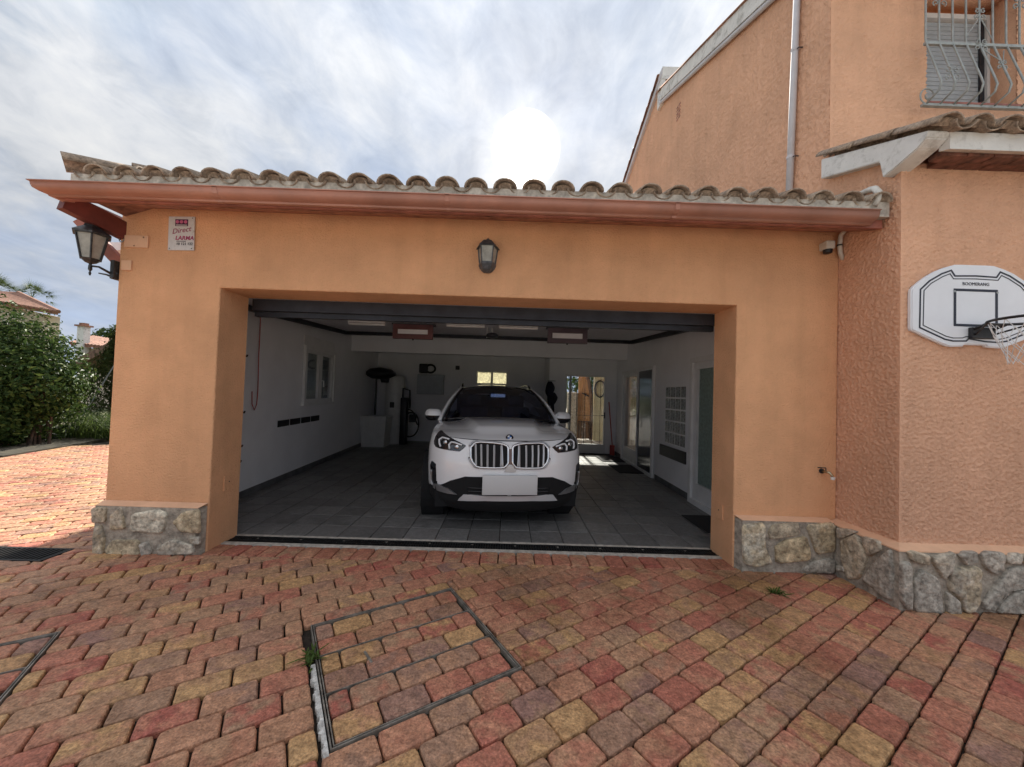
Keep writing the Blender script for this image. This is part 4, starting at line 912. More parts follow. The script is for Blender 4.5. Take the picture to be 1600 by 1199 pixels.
def scroll_set(x, y, z, r=.03):
    mb = MB()
    for sx in (-1, 1):
        for sz in (-1, 1): mb.tube(spiral((gx(x)+sx*r*1.25, y, z+sz*r*1.1), r, 1.1, sx, sz*1.2), .0045, 5)
    mb.obj('scroll', M['greyiron'], gri, True)
scroll_set(bx[1], -.105, GM+.42); scroll_set(bx[1], -.21, GB+.10); scroll_set(bx[4], -.105, GM+.30, .024); scroll_set(bx[4], -.115, GM-.01, .026); scroll_set(bx[5], -.17, GM-.24, .02); scroll_set(bx[7], -.105, GM+.42)
mb = MB()
for (xa, za, xb, zb) in ((bx[4], GM+.27, bx[3], GM+.08), (bx[4], GM+.27, bx[5], GM+.04)): mb.tube([(gx(xa), -.105, za), (gx(xb), -.105, zb)], .004, 5)
mb.tube([(gx(bx[4]), -.12, GM-.05), (gx(bx[5]), -.175, GM-.22)], .004, 5).tube([(gx(bx[5])+.08, -.12, GM-.06), (gx(bx[5]), -.175, GM-.22)], .004, 5)
mb.obj('diagonal_stay', M['greyiron'], gri)
mb = MB(); p = (gx(3.94), .0, 1.17); mb.tube([(gx(3.93), .04, 1.25), (gx(3.90), -.10, 1.19)], .008, 6); mb.obj('wall_fixing', M['greyiron'], gri)
# lean-to roof over the ground floor: white verge, fascia, brick soffit, tiles
VX = 2.925
lean = MB(); vp_ = [(.118, 3.66), (.118, 3.835), (-.80, 3.475), (-.79, 3.43), (-.735, 3.385), (-.715, 3.362), (-.485, 3.325), (-.46, 3.478)]
vp_ = [(.118, 3.655), (.118, 3.845), (-.815, 3.47), (-.80, 3.425), (-.74, 3.385), (-.60, 3.345), (-.485, 3.318), (-.457, 3.462)]
lean.prism([(VX, y, z) for y, z in vp_], (.16, 0, 0)); verge = hp_(lean, 'lean_to_verge', M['dirtywhite'])
bm = bmesh.new(); bm.from_mesh(verge.data); bmesh.ops.bevel(bm, geom=[e for e in bm.edges if e.calc_length() > .05], offset=.007, segments=2, affect='EDGES'); bm.to_mesh(verge.data); bm.free()
mb = MB(); mb.prism([(VX+.161, -.812, 3.345), (VX+.161, -.812, 3.47), (VX+.161, -.74, 3.49), (VX+.161, -.74, 3.37)], (3.0, 0, 0)); hp_(mb, 'lean_to_fascia', M['dirtywhite'])
mb = MB(); mb.prism([(VX+.161, -.76, 3.40), (VX+.161, .118, 3.76), (VX+.161, .118, 3.84), (VX+.161, -.79, 3.475)], (3.0, 0, 0)); lr = hp_(mb, 'lean_to_roof', M['fascia'])
M['brick'] = mat('dark_red_brick', (.20, .085, .06), .85, var=.35, vscale=14, bump=.6, bscale=40)
for i in range(14):
    for j in range(2):
        x = VX+.18+i*.20+(.1 if j else 0); y = -.74+j*.095; z = 3.365+(y+.74)*.12
        MB().bevbox(x, x+.192, y, y+.09, z-.02+rnd.uniform(0, .004), z+.02, .004).obj('soffit_brick', M['brick'], lr)
lp = math.atan(.402); dkt = []
for i in range(14):
    for (src, dx, dz) in ((cov, 0, .015), (panm, .11, .05)):
        for j in range(3):
            me = src.mesh('tile'); d = tn(); set_tint(me, [(d[0]*.5, d[1]*.5, d[2])]*len(me.vertices)); o = link('roof_tile', me, M['rooftile'], lr, True)
            y = -.90+j*.34+rnd.uniform(-.01, .01); o.location = (VX+.06+i*.22+dx, y, 3.44+(y+.90)*.402+dz+.005); o.rotation_euler = (lp+.03, rnd.uniform(-.05, .05), rnd.uniform(-.03, .03)); 
# verge trim and pipes of the gable
mb = MB(); sl = Vector((0, 4.226-.902, 7.634-6.264)).normalized(); nrm = Vector((0, -sl.z, sl.y))
a = Vector((X3-.085, -.3, fz(-.3)+.035)); b = Vector((X3-.085, 4.23, fz(4.23)+.035)); mb.prism([a, b, b+nrm*.22, a+nrm*.22], (.5, 0, 0)); hp_(mb, 'gable_verge', M['dirtywhite'])
mb = MB(); mb.prism([(X3+.42, -.3, fz(-.3)+.06), (X3+.42, 4.19, fz(4.19)+.06), (X3+.42, 4.19, fz(4.19)+.24), (X3+.42, -.3, fz(-.3)+.24)], (2.8, 0, 0)); hp_(mb, 'front_roof', M['terracotta'])
mb = MB(); mb.tube([(X3-.05, -.3, fz(-.3)-.005), (X3-.05, 4.2, fz(4.2)-.005), (X3-.05, 4.27, fz(4.2)+.02), (X3-.05, 4.29, fz(4.2)+.10), (X3-.05, 4.24, fz(4.2)+.2)], .032, 8); hp_(mb, 'verge_moulding', M['pvc'], True)
mb = MB(); mb.tube([(X3-.10, y, fz(y)+.275) for y in np.linspace(-.3, 4.2, 4)], .012, 5)
for k in range(16):
    y = -.2+k*.29; v, f = barrel(.10, .085, .36, .016); cs, sn = math.cos(math.atan(.412)), math.sin(math.atan(.412)); mb.add([(X3+.0+p[0], y+p[1]*cs-p[2]*sn, fz(y)+.25+p[1]*sn+p[2]*cs+.01) for p in v], f)
o = hp_(mb, 'verge_tiles', M['terracotta'], True)
mb = MB(); mb.prism([(X3-.05, 4.19, 8.10), (X3-.05, 4.19, 8.36), (X3+.75, 4.19, 8.36), (X3+.75, 4.19, 8.10)], (0, .25, 0)); mb.prism([(X3-.06, 4.20, 7.6), (X3-.06, 4.20, 8.10), (X3+.1, 4.20, 8.10), (X3+.1, 4.20, 7.6)], (0, .22, 0)); hp_(mb, 'parapet', M['dirtywhite'])
mb = MB(); mb.prism([(X3-.06, 4.2, 8.20), (X3-.06, 4.2, 8.34), (X3-.06, 8.6, bz(8.6)+.01), (X3-.06, 8.6, bz(8.6)-.13)], (.4, 0, 0)); hp_(mb, 'rear_verge', M['pvc'])
mb = MB()
for k in range(14):
    y = 4.35+k*.3; v, f = barrel(.09, .08, .36, .016); an = -math.atan(.392); cs, sn = math.cos(an), math.sin(an); mb.add([(X3-.02+p[0], y+p[1]*cs-p[2]*sn, bz(y)+.03+p[1]*sn+p[2]*cs) for p in v], f)
hp_(mb, 'rear_verge_tiles', M['terracotta'], True)
for k in range(5):
    for j in range(2): hp_(MB().box(X3-.009, X3+.004, 3.42+j*.09, 3.485+j*.09, 6.98-k*.06, 7.005-k*.06), 'vent_slot', M['soffit'])
dsp = thing('downpipe', 'grey downpipe on the house wall above the garage roof', 'pipe', (X3-.045, .54, 3.2))
MB().tube([(0, .06, 0), (0, -.06, 3.4)], .034, 10).obj('pipe', M['pvc'], dsp, True)
for z in (.95, 2.1): MB().lathe([(.038, z-.015), (.038, z+.015)], (0, .06-.035*z, 0), 10).obj('clip', M['pvc'], dsp); MB().tube([(0, .06-.035*z, z), (.0, .0-.035*z, z-.02), (.04, .0-.035*z, z-.02)], .006, 5).obj('clip_screw', M['darkmetal'], dsp)
# house plinth with stones
HPX, HPY = X3-.088, YH-.088
mb = MB(); mb.prism([(HPX, -.0, -.15), (HPX, HPY, -.15), (X3+3.0, HPY, -.15), (X3+3.0, YH-.004, -.15), (X3-.006, YH-.004, -.15), (X3-.006, -.0, -.15)], (0, 0, .581)); hpl = hp_(mb, 'plinth', M['mortar'])
mb = MB(); mb.add([(HPX-.004, -.003, .434), (HPX-.004, HPY-.004, .434), (X3+3.0, HPY-.004, .434), (X3+3.0, YH+.004, .462), (X3+.004, YH+.004, .462), (X3+.004, -.003, .462), (HPX-.004, -.003, .424), (HPX-.004, HPY-.004, .424), (X3+3.0, HPY-.004, .424)], [(0, 1, 4, 5), (1, 2, 3, 4), (0, 6, 7, 1), (1, 7, 8, 2)]); hp_(mb, 'plinth_ledge', M['ledge'])
side_st = [[(676, 528), (735, 535), (775, 548), (720, 575), (680, 580)], [(690, 592), (770, 560), (825, 680), (780, 780), (725, 780), (702, 690)], [(805, 570), (885, 595), (890, 640), (832, 672), (805, 610)], [(672, 715), (712, 722), (718, 748), (674, 742)], [(803, 790), (860, 700), (938, 635), (952, 740), (945, 890), (880, 850)]]
front_st = [[(1040, 780), (1080, 735), (1155, 775), (1180, 950), (1040, 940)], [(1010, 645), (1040, 640), (1110, 660), (1110, 710), (1030, 690)], [(1130, 665), (1240, 645), (1225, 745), (1190, 780), (1140, 705)],
 [(1262, 660), (1290, 642), (1345, 642), (1345, 700), (1300, 710)], [(1222, 745), (1250, 725), (1370, 725), (1365, 880), (1338, 942), (1295, 945), (1272, 880), (1217, 830)], [(1372, 660), (1400, 642), (1485, 650), (1475, 740), (1440, 755), (1392, 720)],
 [(1205, 845), (1258, 885), (1272, 950), (1207, 950)], [(1492, 680), (1520, 652), (1570, 652), (1565, 700), (1502, 700)], [(1388, 900), (1430, 835), (1520, 725), (1598, 722), (1598, 818), (1530, 828), (1460, 888), (1440, 936), (1388, 926)],
 [(1452, 945), (1474, 892), (1540, 842), (1600, 832), (1605, 920), (1585, 950)], [(975, 700), (1022, 700), (1026, 930), (1000, 930), (975, 880)], [(1575, 660), (1640, 650), (1640, 720), (1590, 700)]]
for i, poly in enumerate(side_st):
    o = lumpy_stone([bp(x, y, 'x', HPX) for x, y in crop(poly, 1100, 660, 3.2)], (-1, 0, 0), .028, hpl, 70+i*2.7, [.3, .45, .35, .2, .12][i]); 
for i, poly in enumerate(front_st):
    o = lumpy_stone([bp(x, y, 'y', HPY) for x, y in crop(poly, 1100, 660, 3.2)], (0, -1, 0), .030, hpl, 100+i*2.7, [.1, .5, .4, .3, .6, .3, .25, .35, .05, .15, .2, .3][i])

# ------------------------------------------------------------------ things fixed to the walls
# alarm sign
sg = thing('alarm_sign', 'scratched white alarm company sign on the garage wall', 'sign', tuple(bp(283.5, 365, 'y', -.012)))
sg.rotation_euler = (0, R_(-1.2), 0)
sw_, sh_ = .235, .31
MB().bevbox(-sw_/2, sw_/2, -.003, .008, -sh_/2, sh_/2, .0025).obj('plate', M['signw'], sg)
MB().box(-.055, .060, -.0055, -.0031, .066, .128).obj('logo_panel', M['purple'], sg)
for k in (-1, 0, 1):
    MB().lathe([(.0155, 0), (.0155, .0015)], (.0025+k*.037, -.0072, .104), 14, axis='y').obj('logo_dot', M['pink'], sg)
MB().box(-.047, .052, -.0066, -.0056, .071, .078).obj('logo_strip', M['signw'], sg)
def put_text(body, size, parent, x, z, m, y, rot=0, **k):
    me = text_mesh(body, size, .0012, **k); me.transform(Matrix.Translation((x, y, z)) @ Matrix.Rotation(rot, 4, 'Y') @ FRONT); return link('lettering', me, m, parent)
put_text('Direct', .066, sg, -.0, .026, M['magenta'], -.0042, rot=R_(-10), shear=.35)
put_text('LARMA', .052, sg, .032, -.045, M['magenta'], -.0042, shear=.15, bold=.0012)
MB().box(-.04, .045, -.0046, -.0032, -.076, -.071).obj('underline', M['black'], sg)
put_text('10 121 122', .033, sg, .034, -.098, M['black'], -.0042, bold=.0006)
for (x, z) in ((-.10, -.14), (.10, -.14), (.10, .14)): MB().lathe([(.005, 0), (.003, .003)], (x, -.006, z), 8, axis='y').obj('screw', M['darkmetal'], sg)
# flush lantern over the opening
M['greylamp'] = mat('weathered_grey_lamp', (.10, .11, .125), .5, metal=.2, var=.25, vscale=30)
fl_ = thing('wall_lantern', 'dark grey flush lantern above the middle of the garage opening', 'wall lamp', tuple(bp(762, 401, 'y', 0)))
hh = .162
def halfhex(r, z, d): return [(-r, 0, z), (-r*.62, -d, z), (r*.62, -d, z), (r, 0, z)]
def loft(rows, mb): 
    n = len(rows[0])
    for a, b in zip(rows[:-1], rows[1:]): mb.add(list(a)+list(b), [(i, i+1, n+i+1, n+i) for i in range(n-1)])
    return mb
MB().box(-.07, .07, -.012, .0, -.12, .11).obj('back_plate', M['greylamp'], fl_)
loft([halfhex(.110, .060, .13), halfhex(.105, .070, .125), halfhex(.055, .125, .075), halfhex(.035, .130, .05), halfhex(.008, .165, .01)], MB()).add(halfhex(.110, .060, .13), [(0, 1, 2, 3)]).obj('lamp_roof', M['greylamp'], fl_)
loft([halfhex(.068, -.075, .088), halfhex(.086, .060, .112)], MB()).obj('lamp_glass', M['lampglass'], fl_)
for i in range(4):
    MB().tube([Vector(halfhex(.072, -.08, .092)[i]), Vector(halfhex(.090, .062, .116)[i])], .006, 5).obj('frame_bar', M['greylamp'], fl_)
loft([halfhex(.080, -.076, .10), halfhex(.080, -.092, .10), halfhex(.055, -.135, .07), halfhex(.03, -.155, .04), halfhex(.004, -.158, .01)], MB()).add(halfhex(.080, -.076, .10), [(3, 2, 1, 0)]).obj('lamp_base', M['greylamp'], fl_)
# hexagonal lantern on a bracket at the corner
lc = Vector(bp(143, 385, 'y', -.16)); ln = thing('corner_lantern', 'black hexagonal lantern on a bracket at the left garage corner', 'wall lamp', tuple(lc))
def hexr(r, z): r *= .80; return [(r*math.cos(math.pi/3*k+.3), r*math.sin(math.pi/3*k+.3), z) for k in range(6)]
def hloft(rows): 
    mb = MB()
    for a, b in zip(rows[:-1], rows[1:]): mb.add(a+b, [(i, (i+1) % 6, 6+(i+1) % 6, 6+i) for i in range(6)])
    mb.add(rows[0], [(5, 4, 3, 2, 1, 0)]); mb.add(rows[-1], [(0, 1, 2, 3, 4, 5)]); return mb
k_ = lc[1]; Zc = 3.28; s_ = Zc/590
hloft([hexr(29*s_, 16*s_), hexr(30*s_, 19*s_), hexr(22*s_, 24*s_), hexr(14*s_, 29*s_), hexr(10*s_, 36*s_), hexr(3*s_, 40*s_), hexr(3.2*s_, 43*s_), hexr(.6*s_, 50*s_)]).obj('lamp_roof', M['iron'], ln)
hloft([hexr(14*s_, -20*s_), hexr(23*s_, 16*s_)]).obj('lamp_glass', M['lampglass'], ln)
for a, b in zip(hexr(15*s_, -21*s_), hexr(24.5*s_, 17*s_)): MB().tube([a, b], 1.3*s_, 5).obj('frame_bar', M['iron'], ln)
hloft([hexr(1.2*s_, -46*s_), hexr(2.4*s_, -42*s_), hexr(1.2*s_, -40*s_), hexr(3.6*s_, -36*s_), hexr(3.2*s_, -31*s_), hexr(2.2*s_, -28*s_), hexr(9*s_, -25.5*s_), hexr(15.5*s_, -20.5*s_)]).obj('lamp_base', M['iron'], ln)
pw = Vector((XL-.005, .0, lc.z-30*s_))-lc
MB().tube([(0, 0, -31*s_), (.07, .005, -32*s_), (pw.x-.05, pw.y, -35*s_), (pw.x, pw.y, -33*s_)], [1.6*s_, 1.6*s_, 2.2*s_, 3.5*s_], 8).obj('arm', M['iron'], ln, True)
MB().tube([(pw.x-.03, pw.y, -40*s_), (pw.x-.10, pw.y, -36*s_), (pw.x-.17, pw.y, -34*s_)], [2.6*s_, 1.6*s_, 1.2*s_], 6).obj('scroll', M['iron'], ln, True)
MB().bevbox(pw.x-.035, pw.x+.0, pw.y-.04, pw.y+.05, -44*s_, -13*s_, .008).obj('wall_plate', M['iron'], ln)
# infrared sensor, pipes and tap
a, b = bp(1286, 376, 'y', -.06), bp(1302, 398, 'y', -.06); sn_ = thing('outdoor_sensor', 'small grey motion sensor with a dark lens under the gutter end', 'sensor', ((a[0]+b[0])/2, -.05, (a[2]+b[2])/2))
MB().bevbox(-.04, .04, -.045, .05, -.02, .055, .012).obj('housing', M['hose'], sn_); MB().lathe([(.02, -.055), (.034, -.05), (.038, -.0205)], (0, -.005, 0), 14).obj('lens', M['blackp'], sn_)
P = [bp(1331, 352, 'y', -.22), bp(1322, 358, 'y', -.14), bp(1314, 368, 'y', -.07), bp(1312, 382, 'y', -.05), bp(1313, 396, 'y', -.05), bp(1317, 405, 'y', -.03), bp(1319, 407, 'y', .0)]
cp = thing('cable_conduit', 'bent grey conduit coming out of the soffit beside the sensor', 'pipe', tuple(P[3])); mb = MB(); mb.tube([Vector(p)-Vector(P[3]) for p in P], .019, 8); mb.obj('tube', M['hose'], cp, True)
MB().lathe([(.022, -.006), (.022, .006)], (0, 0, -.01), 10).obj('cable_tie', M['blackp'], cp)
P = [bp(1335, 308, 'y', -.10), bp(1347, 302, 'y', -.25), bp(1358, 297, 'y', -.38), bp(1367, 295, 'y', -.46), bp(1373, 301, 'y', -.50), bp(1371, 311, 'y', -.49), bp(1366, 322, 'y', -.48)]
tag(MB().tube(P, .024, 8).obj('drain_hose', M['hose'], None, True), 'pale drain hose curling over the last roof tile into the gutter', 'hose')
tp = thing('garden_tap', 'brass garden tap on the wall right of the opening', 'tap', tuple(bp(1283, 736, 'y', 0)))
MB().lathe([(.022, -.012), (.022, 0)], (0, 0, 0), 12, axis='y').obj('wall_flange', M['darkmetal'], tp)
MB().tube([(0, -.01, 0), (0, -.05, 0), (.012, -.075, .0), (.03, -.085, -.025), (.034, -.085, -.045)], [.011, .012, .012, .011, .010], 8).obj('spout', M['brass'], tp, True)
MB().lathe([(.015, -.06), (.015, -.048), (.019, -.047), (.019, -.038), (.012, -.036)], (.034, -.085, 0), 10).obj('hose_nozzle', M['whitepl'], tp)
MB().tube([(.005, -.045, .012), (.005, -.045, .035), (-.07, -.05, .038)], .005, 6).obj('lever', M['darkmetal'], tp)

# basketball board
by = YH-.032; BC = (785, 0)
def bb(x, y, yy=by): return bp(1400+x/6.31, 390+y/6.31, 'y', yy)
bo = thing('basketball_board', 'white basketball backboard with black lines on the house wall', 'backboard', tuple(bb(785, 560)))
org = Vector(bo.location)
def half(pts): 
    L_ = [Vector(bb(*p)) for p in pts]; return L_
cx = bb(785, 400)[0]
def mir(p): return Vector((2*cx-p[0], p[1], p[2]))
def level(pts):                            # read the outline on the left, make it level and symmetric
    return [Vector((p.x, p.y, p.z)) for p in pts]
lft = level(half([(655, 148), (590, 148), (480, 178), (390, 215), (310, 262), (250, 305), (190, 355), (157, 395), (153, 440), (152, 770), (160, 795), (300, 862), (480, 942), (540, 958), (668, 955), (680, 938)]))
# remove the camera roll's slant: the board hangs level, so use mean heights
out = lft+[mir(p) for p in lft[::-1]]
mb = MB(); mb.prism([p-org+Vector((0, .0, 0)) for p in out], (0, .028, 0)); bdm = mb.obj('board', M['board'], bo)
bm = bmesh.new(); bm.from_mesh(bdm.data); bmesh.ops.bevel(bm, geom=[e for e in bm.edges if all(abs(v.co.y) < 1e-4 for v in e.verts)], offset=.008, segments=3, affect='EDGES'); bm.to_mesh(bdm.data); bm.free()
def strip(pts, w, y0, name, m, closed=False, parent=bo):
    P = [Vector((p.x-org.x, 0, p.z-org.z)) for p in pts]; n = len(P); L_, R2 = [], []
    for i in range(n):
        a = P[(i-1) % n] if closed or i else P[i]; b = P[(i+1) % n] if closed or i < n-1 else P[i]
        d1 = (P[i]-a); d2 = (b-P[i]); d1 = d1.normalized() if d1.length > 1e-6 else d2.normalized(); d2 = d2.normalized() if d2.length > 1e-6 else d1
        t = (d1+d2).normalized(); nn = Vector((-t.z, 0, t.x)); c = max(.5, nn.dot(Vector((-d1.z, 0, d1.x)))); L_.append(P[i]+nn*w/2/c); R2.append(P[i]-nn*w/2/c)
    mb = MB()
    for i in range(n if closed else n-1):
        j = (i+1) % n; mb.prism([L_[i]+Vector((0, y0, 0)), L_[j]+Vector((0, y0, 0)), R2[j]+Vector((0, y0, 0)), R2[i]+Vector((0, y0, 0))], (0, -y0-.0005, 0))
    return mb.obj(name, m, parent)
for pts, w in (([(785, 262), (580, 262), (543, 207), (450, 240), (330, 310), (240, 395), (232, 770), (480, 885), (560, 903), (690, 903), (715, 880)], .0115), ([(785, 291), (566, 290), (532, 240), (460, 268), (345, 335), (275, 405), (266, 748), (490, 855), (560, 873), (655, 873), (690, 860)], .0065)):
    L_ = half(pts); strip(L_+[mir(p) for p in L_[::-1]][1:], w, -.0022, 'line', M['navy'])
a, b = bb(596, 398), bb(990, 758); sq = [Vector((2*cx-b[0], by, a[2])), Vector((b[0], by, a[2])), Vector((b[0], by, b[2])), Vector((2*cx-b[0], by, b[2]))]
strip(sq, .0190, -.0022, 'target_square', M['navy'], True)
tz = bb(798, 344)[2]-org.z; put_text('BOOMERANG', .034, bo, 0, tz, M['navy'], -.0022, sx=.98)
for s in (-1, 1): MB().lathe([(.009, 0), (.006, .004)], (s*.165, -.004, bb(530, 412)[2]-org.z), 8, axis='y').obj('bolt', M['greyiron'], bo)
# hoop: bracket, rim, braces, net
hz_ = bb(785, 800)[2]-org.z; cxr = cx-org.x+.03; RR = .205; yc = -.10-RR
mb = MB(); mb.bevbox(cxr-.09, cxr+.09, -.03, -.001, hz_-.065, hz_+.02, .004); mb.obj('hoop_bracket', M['blackp'], bo)
rim = [(cxr+RR*math.cos(a), yc+RR*math.sin(a), hz_+.03) for a in np.linspace(0, 2*math.pi, 37)[:-1]]
MB().tube(rim, .0095, 8, closed=True).obj('rim', M['blackp'], bo, True)
for s in (-1, 1): MB().tube([(cxr+s*.06, -.02, hz_-.04), (cxr+s*.16, yc+.13, hz_+.025)], .007, 6).obj('brace', M['blackp'], bo)
for s in (-1, 1): MB().tube([(cxr+s*.07, -.025, hz_+.005), (cxr+s*.07, -.10, hz_+.03)], .012, 6).obj('rim_support', M['blackp'], bo)
mb = MB(); nst = 12; lev = [(RR, .025), (RR*.86, -.07), (RR*.70, -.16), (RR*.60, -.22), (RR*.55, -.27)]
for k in range(nst):
    for d in (-1, 1):
        pts = []
        for i, (r_, z) in enumerate(lev):
            a = 2*math.pi*(k+d*.5*i)/nst; pts.append((cxr+r_*math.cos(a), yc+r_*math.sin(a), hz_+z+.008*math.sin(k*2.1+i)))
        mb.tube(pts, .0024, 5)
mb.obj('net', M['net'], bo)

# ------------------------------------------------------------------ the car
CAR = dict(loc=(.035, .62, 0), a=.108)
car = thing('parked_car', 'white compact SUV with blank plate parked nose out in the garage', 'car', CAR['loc'], CAR['a'])
M['paint'] = mat('white_car_paint', (.87, .875, .89), .22, var=.01, coat=1, spec=.5)
M['gloss'] = mat('gloss_black', (.010, .010, .013), .12, var=.2, coat=.5)
M['satin'] = mat('satin_silver', (.52, .53, .55), .32, metal=.85, var=.04)
M['barsilver'] = mat('bright_silver', (.72, .73, .75), .25, metal=.35, var=.03)
M['led'] = mat('white_light_guide', (.80, .82, .85), .2, var=.02)
M['lining'] = mat('dark_cabin_lining', (.06, .07, .11), .9, var=.2)
M['lens'] = mat('dark_headlight_inside', (.02, .021, .025), .1, var=.3, coat=1)
M['seat'] = mat('dark_upholstery', (.045, .05, .07), .8, var=.2)
M['amber'] = mat('tan_radar_cover', (.20, .12, .10), .4, var=.1)
itp = lambda x, xs, ys: float(np.interp(x, xs, ys))
def cy0(z): return itp(z, [.18, .25, .32, .45, .6, .75, .86, .93, .98, 1.02], [.17, .07, .02, .0, -.005, .0, .02, .05, .10, .16])
def cw(z): return itp(z, [.18, .3, .45, .65, .85, 1.0, 1.1], [.82, .885, .912, .922, .917, .895, .86])
CD, CN, CM = .62, 2.5, 2.15
def yf(x, z):
    k = min(abs(x)/cw(z), .9995); return cy0(z)+CD*(1-(1-k**CN)**(1/CM))
def fn(x, z, e=.006):
    dx = (yf(x+e, z)-yf(x-e, z))/(2*e); dz = (yf(x, z+e)-yf(x, z-e))/(2*e); n = Vector((dx, -1, dz)); return n.normalized()
def ztop(y): return .965+.105*min(1, max(0, (y-.05)/1.35))**.8
ca, sa = math.cos(CAR['a']), math.sin(CAR['a'])
def to_local(p): d = np.array(p)-np.array(CAR['loc']); return np.array([ca*d[0]+sa*d[1], -sa*d[0]+ca*d[1], d[2]])
def cxz(px, py):                           # where a sight line meets the front of the car
    o = to_local(CAM); d = ray(px, py); d = np.array([ca*d[0]+sa*d[1], -sa*d[0]+ca*d[1], d[2]]); t0, t1 = 2.5, 6.0
    for _ in range(50):
        t = (t0+t1)/2; p = o+d*t
        if p[1] < yf(p[0], p[2]): t0 = t
        else: t1 = t
    p = o+d*t0; return (p[0], p[2])
def cpx(L_): return [cxz(660+x/6.154, 660+y/6.154) for x, y in L_]
# body shell: rings
NZ = 30; us = [math.sin(math.pi/2*i/26) for i in range(27)]
def ring_pts(kz):
    pts = []
    def zz(y): zb = .20; return zb+(ztop(y)-zb)*kz
    for u in us:
        z = zz(.1); w_ = cw(z); x = min(u, .9995)*w_; y = yf(x, z); z = zz(y); w_ = cw(z); x = min(u, .9995)*w_; y = yf(x, z); pts.append((x, y, z))
    y = pts[-1][1]
    n = 84
    for i in range(1, n+1):
        yy = y+(3.95-y)*i/n; z = zz(yy); pts.append((cw(z), yy, z))
    for i in range(1, 13):
        a = math.pi/2*i/12; z = zz(3.95); pts.append((cw(z)*math.cos(a)**.6 if i < 12 else 0, 3.95+.55*math.sin(a), z))
    return pts
rings = [ring_pts(k/(NZ-1)) for k in range(NZ)]; npt = len(rings[0])
def arch(y, z):
    return any((y-cy)**2+(z-.35)**2 < .405**2 for cy in (.86, 3.55))
mb = MB()
for s in (1, -1):
    base = len(mb.v); mb.v += [(s*x, y, z) for r in rings for (x, y, z) in r]
    for k in range(NZ-1):
        for i in range(npt-1):
            q = [k*npt+i, k*npt+i+1, (k+1)*npt+i+1, (k+1)*npt+i]; c = np.mean([mb.v[base+j] for j in q], axis=0)
            if abs(c[0]) > .66 and arch(c[1], c[2]): continue
            mb.f.append(tuple(base+j for j in (q if s > 0 else q[::-1]))); mb.m.append(0)
# bonnet (Coons patch) on both sides together
iA = 21; top = rings[-1]
dpts = [np.array(p) for p in top[iA:]]; jB = next(i for i, p in enumerate(dpts) if p[1] > 1.46)
dpts = dpts[:jB+1]; dl = np.cumsum([0]+[np.linalg.norm(b-a) for a, b in zip(dpts[:-1], dpts[1:])]); dl /= dl[-1]
def dcur(v, s): p = [np.interp(v, dl, [q[k] for q in dpts]) for k in range(3)]; return np.array([s*p[0], p[1], p[2]])
fx = [p[0] for p in top[:iA+1]]
def c0(u): x = abs(u)*fx[-1]; return np.array([u*fx[-1], np.interp(x, fx, [p[1] for p in top[:iA+1]]), np.interp(x, fx, [p[2] for p in top[:iA+1]])])
cwx = dpts[-1]
def c1(u): return np.array([u*cwx[0], cwx[1]-.14*(1-u*u), cwx[2]+.055*(1-abs(u)**3)])
def sstep(x): x = min(1, max(0, x)); return x*x*(3-2*x)
P = []
for j in range(37):
    v = j/36; row = []
    for i in range(57):
        u = -1+2*i/56; p = (1-v)*c0(u)+v*c1(u)+(1-u)/2*dcur(v, -1)+(1+u)/2*dcur(v, 1)-((1-u)/2*(1-v)*c0(-1)+(1+u)/2*(1-v)*c0(1)+(1-u)/2*v*c1(-1)+(1+u)/2*v*c1(1))
        e = (1-u*u); p[2] += .055*e*math.sin(math.pi*min(1, v*1.05+.03))**.7*(1 if v < .95 else 1)
        xc_ = .33+.20*v; p[2] += .034*sstep((xc_-abs(p[0]))/.045)*sstep((v-.12)/.2)*(1-.3*v)-.018*sstep((abs(p[0])-xc_)/.05)*(1-sstep((abs(u)-.80)/.2))*sstep((v-.15)/.2)
        row.append(tuple(p))
    P.append(row)
mb.grid(P, 0, True)
body = mb.obj('body', M['paint'], car, True, False)
bm = bmesh.new(); bm.from_mesh(body.data); bmesh.ops.remove_doubles(bm, verts=bm.verts, dist=.0008); bmesh.ops.recalc_face_normals(bm, faces=bm.faces); bm.to_mesh(body.data); bm.free()
autosmooth(body, 38)
# underbody and wheel housings
MB().box(-.80, .80, .25, 4.3, .22, .50).obj('underbody', M['hole'], car)
# greenhouse
rf = [(-.575, 2.24, 1.555), (-.40, 2.17, 1.592), (0, 2.13, 1.612), (.40, 2.17, 1.592), (.575, 2.24, 1.555)]
def rfe(u): xs = [-1, -.7, 0, .7, 1]; return np.array([np.interp(u, xs, [p[k] for p in rf]) for k in range(3)])
def arc(u): return np.array([.575*u, 2.24-.11*(1-u*u), 1.555+.057*(1-u*u)])
def c1i(u): return c1(u*.93)+np.array([0, .03, .012])
P = [[tuple((1-v)*c1i(u)+v*arc(u)+np.array([0, -.05*math.sin(math.pi*v), .03*math.sin(math.pi*v)])) for u in np.linspace(-1, 1, 21)] for v in np.linspace(0, 1, 9)]
mb = MB(); mb.grid(P, 0, True); mb.obj('windscreen', M['carglass'], car, True, False)
# black band round the glass
mb = MB(); mb.tube([c1i(u)+np.array([0, -.012, .0]) for u in np.linspace(-1, 1, 17)], .020, 6); mb.tube([arc(u)+np.array([0, -.02, -.012]) for u in np.linspace(-1, 1, 17)], .016, 6)
for s in (-1, 1): mb.tube([P[j][-1 if s > 0 else 0] for j in range(9)], .020, 6)
mb.obj('glass_surround', M['gloss'], car, True)
